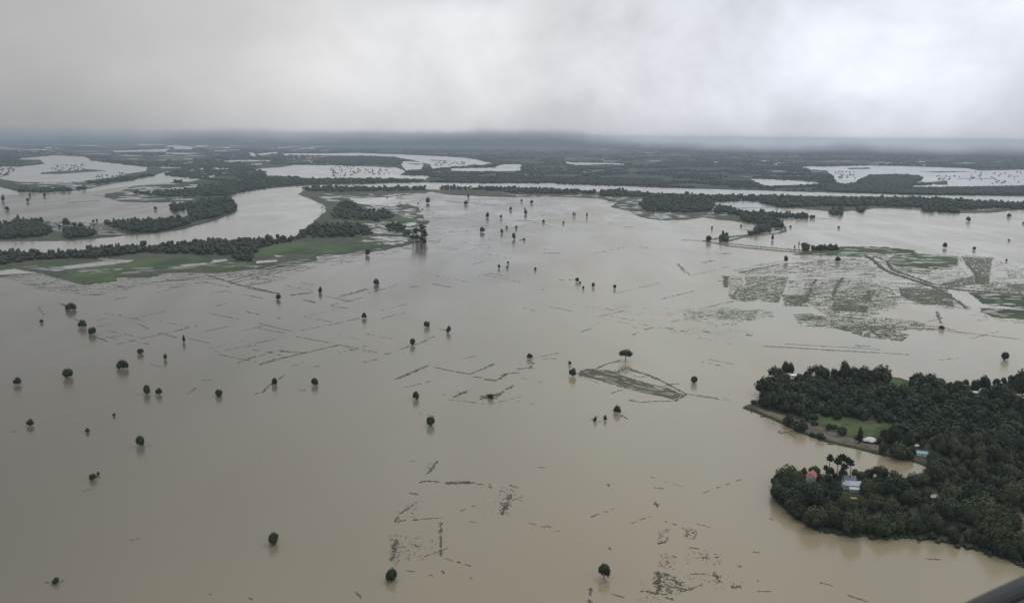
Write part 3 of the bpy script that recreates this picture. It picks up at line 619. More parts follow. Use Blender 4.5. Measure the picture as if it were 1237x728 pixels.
for k, P in enumerate(F_green): streaks('paddy_rice', P, 2.6, .05, 2.4, .7, M_tuftg, .05, 1.0, seed=40 + k)
Q8 = Zm(826, 157, 3.008)
for k, (P, n_, thr) in enumerate([(Q8((505, 428), (600, 422), (840, 435), (850, 450), (700, 455), (520, 448)), 4, -.25), (Q8((690, 455), (860, 448), (1000, 465), (1000, 500), (900, 505), (760, 495)), 3, -.05), (Q8((900, 455), (1130, 462), (1120, 480), (960, 475)), 2.5, .0),
        (Q8((1010, 462), (1120, 470), (1110, 560), (1060, 560), (1055, 500)), 4, -.2), (Q8((1060, 545), (1236, 560), (1236, 590), (1080, 575)), 3, -.1), (Q8((930, 560), (1060, 530), (1060, 560), (960, 575)), 3.5, -.1), (Q8((780, 572), (960, 580), (980, 640), (860, 632), (790, 605)), 4, -.1),
        (Q8((760, 500), (900, 510), (890, 525), (770, 515)), 4, -.1), (Q8((1030, 590), (1236, 600), (1236, 650), (1090, 630)), 3, -.1), (Q8((150, 530), (210, 530), (230, 600), (165, 610)), 2.5, .1), (Q8((205, 520), (380, 500), (480, 470), (660, 470), (690, 500), (560, 520), (380, 520)), 3, .1),
        (Q8((540, 600), (670, 600), (665, 665), (540, 655)), 3.4, .02), (Q8((440, 540), (680, 545), (760, 580), (780, 640), (680, 680), (500, 665), (440, 620)), 2.4, .1), (Q8((400, 670), (520, 665), (640, 680), (820, 690), (1000, 728), (600, 728), (420, 705)), 2.4, .12),
        (Q8((0, 660), (330, 655), (330, 680), (0, 690)), 1.2, .2), (Q8((380, 600), (460, 600), (450, 640), (360, 640)), 3.5, -.05), (Q8((1170, 505), (1236, 500), (1236, 540), (1180, 540)), 2, .1)]):
    streaks('rice_stubble', P, n_, thr, 2.2, .8, M_tuftg, .06, 1.5, seed=120 + k)
# grassy points beyond the river, half drowned
for k, (P, n_, thr) in enumerate([(R1((780, 480), (1000, 400), (1237, 385), (1237, 520), (900, 515)), 3, -.02), (R2((0, 378), (300, 395), (520, 445), (500, 500), (0, 520)), 3, -.1), (R1((150, 375), (700, 360), (1150, 320), (900, 372), (520, 440)), 3, -.05), (Q2((640, 300), (735, 395), (700, 450), (600, 520), (480, 540), (500, 400), (560, 330)), 2.2, -.1), (Q3((200, 285), (400, 300), (470, 330), (380, 305), (200, 303)), 2, -.1), (Q3((470, 330), (880, 340), (830, 390), (640, 401), (520, 363)), 2.4, -.1), (Q2((270, 280), (740, 290), (500, 312), (330, 330)), 2, -.1)]):
    streaks('marsh_grass', P, n_, thr, 5, 1.6, M_leaf_mid, .05, 1.4, seed=150 + k)
streaks('islet_reeds', reed_isle, 5, .0, 1.1, .5, M_tuftg, .1, .8, seed=50)
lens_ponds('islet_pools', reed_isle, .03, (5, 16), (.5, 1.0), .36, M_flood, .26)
# paddies in front of the south bank
streaks('rice_stubble', Q1((0, 600), (240, 640), (350, 672), (500, 650), (700, 620), (940, 620), (1075, 615), (1075, 640), (700, 660), (400, 720), (200, 700), (0, 640)), 2.0, .16, 2.5, .6, sx=.03, seed=60)
streaks('rice_stubble', Q2((0, 600), (180, 590), (290, 560), (480, 545), (660, 515), (700, 520), (500, 570), (280, 600), (0, 680)), 2.0, .15, 2.5, .6, sx=.03, seed=61)
streaks('rice_stubble', Q2((740, 285), (850, 300), (1109, 310), (1109, 345), (900, 350), (770, 420), (700, 340)), 1.6, .18, 4, .7, sx=.03, seed=62)
streaks('rice_stubble', Q3((0, 300), (440, 310), (560, 385), (760, 400), (640, 430), (200, 410), (0, 400)), 1.0, .26, 4, .6, sx=.03, seed=63)
streaks('rice_stubble', Q2((740, 410), (1109, 400), (1109, 560), (800, 520), (740, 480)), .9, .3, 3, .5, sx=.03, seed=64)
streaks('rice_stubble', R1((0, 250), (1000, 260), (900, 340), (600, 365), (0, 345)), 4.0, .12, 9, 2.2, M_leaf_far, .07, 2.4, seed=65)
streaks('rice_stubble', R6((0, 215), (1237, 235), (1237, 340), (540, 345), (40, 300)), 4.0, .12, 9, 2.2, M_leaf_far, .05, 2.4, seed=66)
streaks('rice_stubble', R3((540, 200), (1200, 230), (880, 290), (540, 285)), 5.0, .05, 8, 2.2, M_leaf_far, .1, 2.4, seed=67)
streaks('rice_stubble', R3((0, 240), (540, 250), (700, 340), (0, 345)), 3.0, .2, 8, 2.5, M_leaf_far, .1, 2.4, seed=68)
streaks('rice_stubble', Q1((160, 405), (420, 415), (560, 462), (230, 450)), 4, .05, 4, 1.5, M_leaf_far, .1, 1.4, seed=69)
streaks('rice_stubble', R8((430, 340), (780, 370), (760, 420), (460, 440)), 3, .05, 3, 1.0, M_tuftg, .07, 1.2, seed=70)
# broken weed patches close by
for k, (P, n_, thr) in enumerate([(SF((700, 585), (790, 600), (870, 670), (790, 690), (720, 680), (690, 640)), 2.2, .12), (SF((720, 390), (770, 400), (765, 450), (715, 470)), 1.8, .12), (SF((825, 395), (890, 400), (885, 445), (830, 440)), 3.2, .05),
        (SF((830, 470), (1000, 510), (990, 560), (840, 555)), .9, .28), (SF((720, 500), (800, 520), (790, 580), (715, 570)), 1.4, .2), (SF((790, 590), (1100, 600), (1090, 670), (850, 660)), .6, .34), (SE((625, 420), (680, 425), (670, 560), (630, 560)), 1.6, .18),
        (SE((680, 430), (780, 430), (790, 540), (680, 540)), .9, .27), (SE((670, 270), (790, 275), (740, 350), (650, 350)), .8, .3), (SE((1010, 250), (1140, 280), (1130, 345), (1020, 340)), .5, .34), (SC((398, 555), (465, 560), (460, 600), (405, 600)), 1.4, .2),
        (SE((790, 95), (845, 100), (810, 160), (780, 160)), 1.3, .2), (SF((10, 215), (90, 210), (60, 340), (10, 340)), 1.6, .2), (SF((640, 600), (700, 690), (760, 728), (620, 728)), .5, .33), (SE((790, 420), (840, 430), (830, 520), (800, 520)), .8, .3)]):
    streaks('floating_weed', P, n_, thr, .75, .35, M_tuft, .25, .5, seed=80 + k)

# ------------------------------------------------------------------ trees
ICO_V = []; 
_t = (1 + 5 ** .5) / 2
ICO_V = np.array([(-1, _t, 0), (1, _t, 0), (-1, -_t, 0), (1, -_t, 0), (0, -1, _t), (0, 1, _t), (0, -1, -_t), (0, 1, -_t), (_t, 0, -1), (_t, 0, 1), (-_t, 0, -1), (-_t, 0, 1)], float)
ICO_V /= np.linalg.norm(ICO_V[0])
ICO_F = np.array([(0, 11, 5), (0, 5, 1), (0, 1, 7), (0, 7, 10), (0, 10, 11), (1, 5, 9), (5, 11, 4), (11, 10, 2), (10, 7, 6), (7, 1, 8), (3, 9, 4), (3, 4, 2), (3, 2, 6), (3, 6, 8), (3, 8, 9), (4, 9, 5), (2, 4, 11), (6, 2, 10), (8, 6, 7), (9, 8, 1)])

def lumps_mesh(name, Cn, Rx, Rz, mat):
    """many jittered icosahedral clumps in one mesh: Cn (n,3)"""
    n = len(Cn)
    V = ICO_V[None] * rng.uniform(.68, 1.25, (n, 12, 1))
    a = rng.uniform(0, 6.28, n); c, s = np.cos(a)[:, None], np.sin(a)[:, None]
    x = V[:, :, 0] * c - V[:, :, 1] * s; y = V[:, :, 0] * s + V[:, :, 1] * c
    V = np.stack([x * Rx[:, None], y * Rx[:, None], V[:, :, 2] * Rz[:, None]], 2) + Cn[:, None]
    Fc = (np.arange(n)[:, None, None] * 12 + ICO_F[None]).reshape(-1, 3)
    return mesh_np(name, V.reshape(-1, 3), Fc, mat)

def crown_arrays(r, h, z0, nl, nq, q, rg, droop=.25):
    """leaf quads over several lobes + a dark inner mass; returns V,F(quads)"""
    lob = []
    lob.append((rg.uniform(-.1, .1) * r, rg.uniform(-.1, .1) * r, z0 + h * .54, r * .6, h * .44))
    for k in range(nl):
        a = rg.uniform(0, 6.28); rr = r * rg.uniform(.35, .66)
        s = rg.uniform(.3, .5)
        lob.append((math.cos(a) * rr, math.sin(a) * rr, z0 + h * (.60 - .40 * rr / r + rg.uniform(-.1, .1)), r * s, h * s * .78))
    Lb = np.array(lob); w = Lb[:, 3] ** 2; w /= w.sum()
    idx = rg.choice(len(Lb), nq, p=w)
    d = rg.normal(size=(nq, 3)); d[:, 2] = d[:, 2] * .9 + .08
    d /= np.linalg.norm(d, axis=1)[:, None]
    rad = rg.uniform(.72, 1.12, nq)
    P = Lb[idx, :3] + d * np.stack([Lb[idx, 3]] * 2 + [Lb[idx, 4]], 1) * rad[:, None]
    nrm = d + rg.normal(size=(nq, 3)) * .28 + np.array([0, 0, .15]); nrm /= np.linalg.norm(nrm, axis=1)[:, None]
    t1 = np.cross(nrm, rg.normal(size=(nq, 3))); t1 /= np.linalg.norm(t1, axis=1)[:, None]
    t2 = np.cross(nrm, t1)
    sz = (q * rg.uniform(.55, 1.35, nq))[:, None]
    V = np.stack([P - t1 * sz - t2 * sz * .6, P + t1 * sz - t2 * sz * .6, P + t1 * sz * .8 + t2 * sz * .7, P - t1 * sz * .8 + t2 * sz * .7], 1).reshape(-1, 3)
    Fq = np.arange(nq * 4).reshape(-1, 4)
    return V, Fq, Lb
def crown_mesh(name, r, h, z0, nl, nq, q, seed, mat):
    rg = np.random.default_rng(seed)
    V, Fq, Lb = crown_arrays(r, h, z0, nl, nq, q, rg)
    vs_ = [tuple(v) for v in V]; fs = [list(f) for f in Fq]
    for l in Lb:
        b = len(vs_)
        for v in ICO_V * rg.uniform(.6, .82, (12, 1)):
            vs_.append((l[0] + v[0] * l[3], l[1] + v[1] * l[3], l[2] + v[2] * l[4]))
        fs += [[b + i for i in f] for f in ICO_F.tolist()]
    return mesh(name, vs_, fs, mat)
def tube(vs_, fs, p, q, r0, r1, n=6):
    d = (q - p).normalized(); a = d.cross(Vector((0, 1, .13))).normalized(); b = d.cross(a)
    k = len(vs_)
    for c, r in ((p, r0), (q, r1)):
        for i in range(n):
            t = 2 * math.pi * i / n
            vs_.append(tuple(c + a * math.cos(t) * r + b * math.sin(t) * r))
    for i in range(n):
        j = (i + 1) % n
        fs.append([k + i, k + j, k + n + j, k + n + i])
    fs.append([k + n + i for i in range(n)])
def trunk_mesh(name, z0, h, r, seed, mat=None, zb=-1.0):
    """tapered trunk, forking into limbs inside the crown"""
    rd = random.Random(seed); vs_, fs = [], []
    f = Vector((rd.uniform(-.25, .25), rd.uniform(-.25, .25), z0 + .12 * h))
    m_ = Vector((f.x * .3, f.y * .3, z0 * .5))
    tube(vs_, fs, Vector((0, 0, zb)), m_, .42, .33); tube(vs_, fs, m_, f, .33, .28)
    for k in range(5):
        a = k * 1.256 + rd.uniform(-.4, .4); rr = r * rd.uniform(.45, .8)
        e = Vector((math.cos(a) * rr, math.sin(a) * rr, z0 + h * rd.uniform(.35, .75)))
        mid = f.lerp(e, .5) + Vector((0, 0, .3))
        tube(vs_, fs, f, mid, .2, .13, 5); tube(vs_, fs, mid, e, .13, .04, 5)
    return mesh(name, vs_, fs, mat or M_bark)
# variants, all about 10 m across: (crown radius, crown height, clear stem)
VAR = [(5.2, 7.2, .5, 9), (5.0, 8.0, .6, 8), (5.4, 6.6, .6, 11), (4.8, 8.6, .8, 9), (5.6, 7.2, .4, 12), (4.9, 7.6, .9, 7)]
CR_ISO = [crown_mesh('crown', r, h, z, nl, 1500, .40, 100 + i, M_leaf) for i, (r, h, z, nl) in enumerate(VAR)]
CR_GRV = [crown_mesh('crown', r, h, z, nl, 1300, .36, 200 + i, M_leaf2) for i, (r, h, z, nl) in enumerate(VAR)]
TRK = [trunk_mesh('trunk', z, h, r, 300 + i) for i, (r, h, z, nl) in enumerate(VAR)]
# an airy, flat-topped rain tree
CR_RAIN = crown_mesh('crown', 6.6, 5.6, 3.2, 16, 1100, .36, 777, M_leaf)
TRK_RAIN = trunk_mesh('trunk', 3.2, 5.6, 6.6, 778)
# a ragged tree with a notch in its crown
CR_RAG = crown_mesh('crown', 5.2, 6.8, 1.2, 6, 900, .42, 781, M_leaf)
# palmyra palms
def frond_mesh(name, seed, r=2.6, z=15.0, n=34):
    rd = random.Random(seed); vs_, fs = [], []
    for k in range(n):
        a = rd.uniform(0, 6.283); e = math.asin(rd.uniform(-.75, 1.0))
        d = Vector((math.cos(a) * math.cos(e), math.sin(a) * math.cos(e), math.sin(e)))
        s = d.cross(Vector((0, 0, 1))).normalized() if abs(d.z) < .95 else Vector((1, 0, 0))
        u = s.cross(d)
        c = Vector((0, 0, z)) + d * .25; tip = Vector((0, 0, z)) + d * r * rd.uniform(.85, 1.1)
        fan = []
        for j in range(7):
            t = (j - 3) / 3
            fan.append(tip - d * abs(t) * r * .42 + s * t * r * .42 + u * (.12 if j % 2 else -.06) * r + Vector((0, 0, -abs(t) * .25)))
        b = len(vs_); vs_.append(tuple(c)); vs_ += [tuple(p) for p in fan]
        for j in range(6): fs.append([b, b + 1 + j, b + 2 + j])
    for sx_ in (0.0,):
        b = len(vs_)
        for v in ICO_V * .42 * r: vs_.append((v[0], v[1], v[2] + z))
        fs += [[b + i for i in f] for f in ICO_F.tolist()]
    return mesh(name, vs_, fs, M_frond)
def palm_trunk(name, seed, z=15.0):
    rd = random.Random(seed); vs_, fs = [], []
    p = Vector((0, 0, -1)); 
    for k in range(5):
        q_ = Vector((.12 * math.sin(k + seed) * k * .4, .1 * math.cos(k * 1.3 + seed) * k * .4, -1 + (z + 1) * (k + 1) / 5)) if k < 4 else Vector((0, 0, z))
        tube(vs_, fs, p, q_, .34 - .03 * k, .31 - .03 * k, 6); p = q_
    return mesh(name, vs_, fs, M_bark)
FR = [frond_mesh('fronds', 5 + k, 2.5 + .25 * k, 13.5 + 2 * k) for k in range(3)]
PT = [palm_trunk('trunk', k, 13.5 + 2 * k) for k in range(3)]
PALM_Z = [13.5, 15.5, 17.5]

def small_tree_mesh(seed, mat):
    rg = np.random.default_rng(seed)
    V, Fq, Lb = crown_arrays(5, 7.4, .5, 5, 300, .8, rg)
    vs_ = [tuple(v) for v in V]; fs = [list(f) for f in Fq]
    for l in Lb:
        b = len(vs_)
        for v in ICO_V * .72: vs_.append((l[0] + v[0] * l[3], l[1] + v[1] * l[3], l[2] + v[2] * l[4]))
        fs += [[b + i for i in f] for f in ICO_F.tolist()]
    tube(vs_, fs, Vector((0, 0, -1)), Vector((0, 0, 4)), .5, .35, 5)
    return mesh('tree', vs_, fs, mat)
SMALL = [small_tree_mesh(900 + i, M_leaf) for i in range(5)]

_ON = ['first', 'second', 'third', 'fourth', 'fifth', 'sixth', 'seventh', 'eighth', 'ninth', 'tenth', 'eleventh', 'twelfth', 'thirteenth', 'fourteenth', 'fifteenth', 'sixteenth', 'seventeenth', 'eighteenth', 'nineteenth', 'twentieth']
_TN = {2: 'twenty', 3: 'thirty', 4: 'forty', 5: 'fifty', 6: 'sixty', 7: 'seventy', 8: 'eighty', 9: 'ninety'}
def ORD(k):
    k += 1
    if k <= 20: return _ON[k - 1]
    t, u = divmod(k, 10)
    return (_TN[t][:-1] + 'ieth') if u == 0 else _TN[t] + '-' + _ON[u - 1]
def dims(px, py, w, h):
    """metres for a picture size at a point of the ground"""
    p = gp(px, py); k = pxof(p)[2]
    cosd = math.cos(math.atan2(ALT, math.hypot(p.x, p.y)))
    return p, w * k / F0, h * k / F0 / cosd
def stand(px, py, w, h, label, group, kind='tree', cat='tree', small=False):
    """one tree, its stem's foot seen at px,py, w x h pixels in the photograph"""
    p, wm, hm = dims(px, py, w, h)
    rz = random.uniform(0, 6.28)
    if small:
        o = link(kind, random.choice(SMALL), None, (p.x, p.y, 0), rz, (wm / 9, wm / 9, hm / 7.9))
        return tag(o, label, cat, group)
    i = random.randrange(len(VAR)); r, hh, z, nl = VAR[i]
    cr, tk, top, wid = CR_ISO[i], TRK[i], z + hh * .97, 2 * r * .92
    if kind == 'rain_tree': cr, tk, top, wid = CR_RAIN, TRK_RAIN, 8.6, 12.2
    if kind == 'ragged_tree': cr, tk, top, wid = CR_RAG, TRK[0], 7.9, 9.6
    t = empty(kind, (p.x, p.y, 0), rz)
    t.scale = (wm / wid, wm / wid, hm / top)
    t.rotation_euler = (random.gauss(0, .05), random.gauss(0, .05), rz)
    tag(t, label, cat, group)
    link('trunk', tk, t); link('crown', cr, t)
    return t
GF = 'lone trees standing in the flood'
ISO = [
 (85.5, 374.5, 11, 9.5, 'broad dark tree topmost of the diagonal row of three at upper left'),
 (99.5, 395.5, 10, 10, 'dark tree in the middle of the diagonal row of three at upper left'),
 (112, 404, 9, 9.5, 'rounded tree at the low end of the diagonal row of three at upper left'),
 (169.5, 427.5, 8, 7, 'small flat-topped tree above the widest tree of the left water'),
 (200, 434.5, 4.8, 7.5, 'slim little tree just right of the small flat-topped one on the left water'),
 (148.5, 445.5, 13.5, 11.5, 'widest spreading tree on the left part of the brown flood water'),
 (82, 456, 12, 12, 'tall rounded tree alone left of the widest spreading tree'),
 (21.5, 464.5, 9, 9.5, 'small dark tree nearest the left edge at mid height'),
 (177, 475.5, 9.5, 11, 'taller left tree of the close pair on the left water'),
 (192, 476.5, 8, 8.5, 'shorter right tree of the close pair on the left water'),
 (264, 478, 9.5, 8.5, 'squat tree alone to the right of the close pair'),
 (37.5, 514, 8, 8.5, 'small dark tree low at the left edge, below the pair'),
 (168.5, 538, 9.5, 12.5, 'tall narrow tree with a scrap of weed at its right foot'),
 (112.5, 579, 8.5, 7.5, 'small tree with a tiny bush at its upper right'),
 (68, 704, 8.5, 7, 'small low tree in the bottom left corner of the flood'),
 (330, 656.5, 13.5, 14, 'round ball-shaped tree alone on open water at lower left of centre'),
 (473.5, 700.5, 13.5, 14, 'round tree at the foot of a faint line of weed near the bottom'),
 (337, 361.5, 6.5, 7, 'small tree at the end of the long bund running from the left bank'),
 (387, 353.5, 5, 7.5, 'pale slim tree right of the bund that runs out from the left bank'),
 (454.5, 344, 6.5, 8, 'tree alone in the water below the palm clump'),
 (440, 384.5, 5.8, 7.5, 'small tree alone above and left of the trio in the middle'),
 (515, 395, 7.5, 7.5, 'upper left tree of the loose trio in the middle'),
 (542, 402, 6, 9, 'right-hand tree of the loose trio, at the end of a short bund'),
 (498.5, 417, 6.8, 9, 'lowest tree of the loose trio, on a thin line of weed'),
 (331, 465, 6, 9.5, 'narrow left tree of the two level ones below the long dark bund'),
 (380, 465, 8, 9, 'rounder right tree of the two level ones below the long dark bund'),
 (502, 482, 8.5, 10, 'tree between the broken bunds and the round tree below it'),
 (520, 514, 10.5, 11.5, 'round dark tree alone below the broken bunds in the centre'),
 (592.5, 481.5, 7, 6.5, 'low bushy tree on the thick patch of weed in the centre'),
 (639.5, 433.5, 7, 7, 'small tree above the weedy bund left of the reed islet'),
 (691.5, 454.5, 8.5, 10.5, 'dark tree at the left tip of the grey reed islet'),
 (838, 462.5, 8.5, 9, 'round tree alone off the right end of the reed islet'),
 (745.5, 499, 9.5, 10, 'tree below the reed islet with weed at its right foot'),
 (1214, 434.5, 9, 10.5, 'dark tree on open water beside the right edge, above the village'),
 (1137.5, 398, 6.5, 5.5, 'low dark tree on the thin bund below the right-hand rice fields'),
 (1169.5, 267.5, 5.5, 6, 'tree in open water below the dark tree belt at right'),
 (1141, 299.5, 5.5, 7, 'rounded tree on open water above the green paddies at right'),
 (1176.5, 302, 4.5, 4.5, 'small tree right of the rounded one above the green paddies'),
 (1012, 316.5, 6.5, 7, 'tree just below the green strip where the track meets the rice fields'),
 (856, 292, 7, 8, 'bushy tree at the left tip of the long raised track'),
 (717, 346.5, 4.5, 5.5, 'second tree from the right in the loose row of small ones right of centre'),
 (742.5, 348.5, 4.2, 5.5, 'small tree at the right end of the loose row right of centre'),
 (697, 340.5, 4.8, 5.5, 'small tree at the left end of the loose row right of centre'),
 (582.5, 280.5, 6, 6.5, 'largest tree of the far scatter, at the end of a thin weed line'),
 (620.5, 289, 4.5, 8.5, 'tall slim tree at the lower right of the far scatter'),
 (563, 247.5, 5, 5.5, 'tree on the thin dark bar of land south of the river'),
 (517, 245.5, 5.2, 7.5, 'square dark tree in the water off the palm peninsula'),
 (444.5, 308.5, 5.5, 8, 'dark tree on the near shore of the green peninsula'),
 (8.6, 254.5, 5.5, 5.5, 'small tree alone on the grey water at the far left edge'),
 (80, 272, 9, 9.5, 'rounded tree with an open crown on the river bank at far left'),
 (949.5, 316.5, 5.2, 8, 'slim tree in the water below the raised track'),
 (642.5, 246, 4.2, 4.6, 'dark round tree nearest the river in the far scatter'),
]
for (x, y, w, h, lb) in ISO: stand(x, y, w, h, lb, GF)
stand(755.5, 436, 17, 14.5, 'spreading rain tree with its stem showing, above the reed islet', GF, 'rain_tree')
stand(729.5, 698, 16, 17, 'ragged leafy tree with a notched crown near the bottom, the nearest of all', GF, 'ragged_tree')
TINY = [(50, 390, 4.2, 4.5, 'tiny bush on the water left of the diagonal row'), (138, 502.5, 3.6, 4, 'tiny lone bush between the close pair and the tall narrow tree'),
 (105.5, 522, 5, 5.5, 'very small tree above the one with a tiny bush beside it'), (119, 573.5, 3.6, 4.2, 'tiny bush at the upper right of a small tree at lower left'),
 (222, 413.5, 3.2, 9.5, 'thin bare-stemmed tree standing upright near the faint bunds'), (688, 440.5, 4, 5, 'tiny bush above the dark tree at the reed islet tip'),
 (719.5, 509, 4, 6.5, 'left sapling of the two beside the tree below the reed islet'), (731, 507.5, 4, 6.5, 'right sapling of the two beside the tree below the reed islet'),
 (700.5, 342.5, 2.8, 3, 'tiny bush touching the left end tree of the loose row'), (704.5, 349, 2.6, 4, 'tiny bush under the left end tree of the loose row'),
 (646.5, 326.5, 3.2, 4, 'tiny tree alone right of the three small ones above the centre'), (602.5, 324, 4.2, 5, 'largest of three tiny trees grouped above the centre'),
 (187.5, 253.5, 4, 4.5, 'small tree on the grey water left of the wooded point'), (1219, 262.5, 4.6, 5, 'small tree off the right end of the dark tree belt'),
 (34, 244, 5, 5, 'low bush of the cluster at far left on the grey water'), (54, 237.5, 3, 5, 'thin tree right of the low bush on the far left water'),
 (4, 243, 3.5, 8, 'thin tall tree at the far left edge of the grey water'), (933, 290, 3, 7.5, 'thin palm-like tree inside the bend of the track')]
for (x, y, w, h, lb) in TINY: stand(x, y, w, h, lb, 'tiny lone trees and bushes in the flood', small=True)
FAR_SC = [(630, 244, 2.8, 3.5), (617, 254, 3.6, 4.5), (635, 259, 4.2, 6), (589, 263, 4, 7), (605.5, 264, 3.6, 5), (692.5, 261.5, 1.8, 6), (694.5, 261.5, 1.6, 5.5), (709, 262.5, 2.4, 6), (656.5, 269, 3.2, 4), (680.5, 270.5, 2.6, 3.2),
 (606, 282, 3.6, 6), (612, 276, 2.6, 3.4), (623.5, 276.5, 3.2, 4.2), (633, 290.5, 3, 3.2), (613.8, 318.5, 2.8, 3.2), (613, 324.5, 3, 3.6), (565.5, 239.5, 2.2, 5.5), (670, 232, 3, 3), (634, 253, 2, 2.5)]
for k, (x, y, w, h) in enumerate(sorted(FAR_SC)): stand(x, y, w, h, f'{ORD(k)} from the left of the tiny trees scattered in the pale water below the river', 'far scatter of tiny trees', small=True)
FAR_R = [(1218.5, 291.5, 3, 3), (1215.5, 315.5, 3, 3.2), (895, 274.5, 2.2, 4), (860, 277.5, 2.2, 5), (1236, 271, 3, 3), (955, 275, 2.5, 3), (1013, 276, 3, 3), (960, 300, 2, 4), (965, 297, 1.6, 6)]
for k, (x, y, w, h) in enumerate(sorted(FAR_R)): stand(x, y, w, h, f'{ORD(k)} from the left of the tiny trees around the raised track and right-hand water', 'tiny trees on the right-hand water', small=True)
FAR_L = [(36, 237, 3, 4), (180, 267.5, 4, 5), (197, 268, 4, 5), (212, 256, 9, 7.5), (28, 271, 3, 6), (22, 268, 4, 9), (38, 270, 2, 8), (44, 272, 8, 9), (50, 270, 6, 8), (91, 274, 6, 6), (97, 275, 6, 6.5), (113, 269, 3, 4), (117, 268, 2, 4), (72, 275, 3, 4)]
for k, (x, y, w, h) in enumerate(sorted(FAR_L)): stand(x, y, w, h, f'{ORD(k)} from the left of the small trees along the far left banks', 'small trees along the far left banks', small=True)
# clump of tall palms on the tip of the peninsula
def palm(x, y, h, lb, grp, w=None):
    p, wm, hm = dims(x, y, 1, h)
    k = random.randrange(3); s = hm / (PALM_Z[k] + 2.2)
    t = empty('palm_tree', (p.x, p.y, 0), random.uniform(0, 6.28)); 
    f = 1.0 if w is None else w / s
    t.scale = (s * f, s * f, s)
    tag(t, lb, 'palm tree', grp)
    link('trunk', PT[k], t); link('fronds', FR[k], t)
rd_ = random.Random(3)
palms_ = sorted([(rd_.uniform(498, 515), rd_.uniform(284, 301)) for _ in range(40)])
for k, (x, y) in enumerate(palms_):
    palm(x, y, rd_.uniform(9, 14), f'{ORD(k)} from the left of the tall palms crowded at the peninsula tip', 'palms at the tip of the peninsula', 2.5)
for (x, y, h, lb) in [(468, 245, 7, 'palm left of the others on the thin spit north of the peninsula tip'), (483, 250, 6, 'palm in the middle of the thin spit north of the peninsula tip'), (505, 253, 8, 'taller palm near the outer end of the thin spit'), (510, 260, 8, 'palm at the outer end of the thin spit, by the water'),
        (483, 262, 7, 'lone palm standing between the dark grove and the spit'), (389, 256, 6, 'small palm beside the river at the bend')]:
    palm(x, y, h, lb, 'single palms on the peninsula', 1.5)

# canopies of the middle distance: too many to single out
def canopy(name, zones, per, wpx, hm, mat, lift=.6, max_px=None):
    Cn, Rx, Rz = [], [], []
    for poly in zones:
        a = sample(poly, per * area_box(poly))
        if not len(a): continue
        P = gp_np(a, 0.6); d = np.hypot(P[:, 0], P[:, 1])
        n = len(P)
        r = d / F0 * wpx * .5 * rng.uniform(.65, 1.3, n)
        r = np.maximum(r, 2.6)
        h = rng.uniform(hm[0], hm[1], n) * rng.choice([.6, .8, 1.0, 1.25], n)
        Cn.append(np.column_stack([P, h * .52 + .5])); Rx.append(r); Rz.append(h * .5)
        # a second, smaller lobe breaks each outline
        Cn.append(np.column_stack([P + rng.normal(size=(n, 2)) * r[:, None] * .6, h * .68 + .5])); Rx.append(r * .6); Rz.append(h * .34)
    me = lumps_mesh(name, np.concatenate(Cn), np.concatenate(Rx), np.concatenate(Rz), mat)
    return tag(link(name, me), kind='stuff')
mid = [Q1((-60, 548), (0, 545), (75, 548), (160, 545), (240, 548), (330, 543), (400, 528), (520, 522), (600, 516), (780, 506), (900, 494), (1075, 488), (1075, 540), (1000, 560), (940, 550), (800, 545), (640, 540), (560, 542), (480, 555), (420, 565), (300, 560), (150, 570), (0, 590), (-60, 590)),
       Q2((0, 490), (60, 485), (130, 482), (120, 505), (60, 515), (0, 525)), Q2((130, 484), (190, 478), (185, 492), (140, 498)), R7((640, 250), (770, 255), (770, 285), (660, 280)),
       R8((20, 290), (70, 262), (200, 262), (400, 262), (470, 290), (480, 330), (300, 352), (60, 355), (0, 342), (-20, 320)), R8((180, 205), (200, 160), (260, 95), (330, 90), (430, 150), (560, 155), (640, 175), (670, 203), (600, 215), (330, 222)),
       R8((590, 275), (660, 262), (710, 268), (745, 310), (690, 320), (610, 300)), R8((740, 310), (770, 318), (760, 345), (735, 340)), R8((460, 215), (560, 222), (540, 235), (470, 232)), R8((0, 300), (-80, 350), (-90, 375), (0, 350))]
tag(canopy('bank_trees', mid, .30, 4.6, (7, 16), M_leaf_mid), 'dark tree belt lining the near bank of the big river bend')
nb = [R3((-220, 420), (0, 412), (240, 415), (420, 418), (700, 415), (710, 432), (400, 440), (0, 445), (-160, 440)), R3((810, 415), (960, 418), (1237, 415), (1237, 432), (820, 428)), Q3((0, 272), (120, 272), (380, 285), (380, 294), (120, 292), (0, 290)),
      Q3((400, 285), (480, 280), (620, 295), (900, 302), (1109, 308), (1109, 320), (900, 325), (860, 320), (600, 305), (400, 302)), Q4((0, 302), (300, 312), (590, 312), (760, 318), (960, 330), (1100, 335), (1300, 340), (1300, 350), (1060, 358), (1010, 350), (860, 360), (740, 352), (500, 345), (280, 345), (90, 350), (0, 330)),
      Q4((680, 355), (840, 362), (835, 372), (690, 368)), Q3((590, 310), (760, 308), (880, 325), (860, 365), (760, 372), (600, 365), (560, 345)), Q3((900, 345), (1000, 372), (1109, 378), (1109, 400), (1040, 395), (930, 375), (870, 372)), T8((300, 50), (520, 70), (610, 100), (630, 130), (560, 132), (460, 110), (300, 78)), Q4((290, 365), (350, 360), (350, 385), (300, 380)), Q4((410, 355), (440, 352), (440, 370), (415, 372)),
      T8((560, 35), (860, 48), (880, 62), (560, 52)), T8((330, 180), (420, 165), (450, 185), (350, 192)), T8((120, 210), (180, 205), (190, 245), (130, 250)), T8((780, 295), (830, 290), (830, 315), (785, 315)), T8((840, 300), (1060, 290), (1060, 310), (850, 312)), Q2((1000, 268), (1109, 270), (1109, 280), (1000, 280)),
      Q4((0, 380), (230, 392), (0, 392)), Q3((1040, 440), (1109, 432), (1109, 452), (1050, 456))]
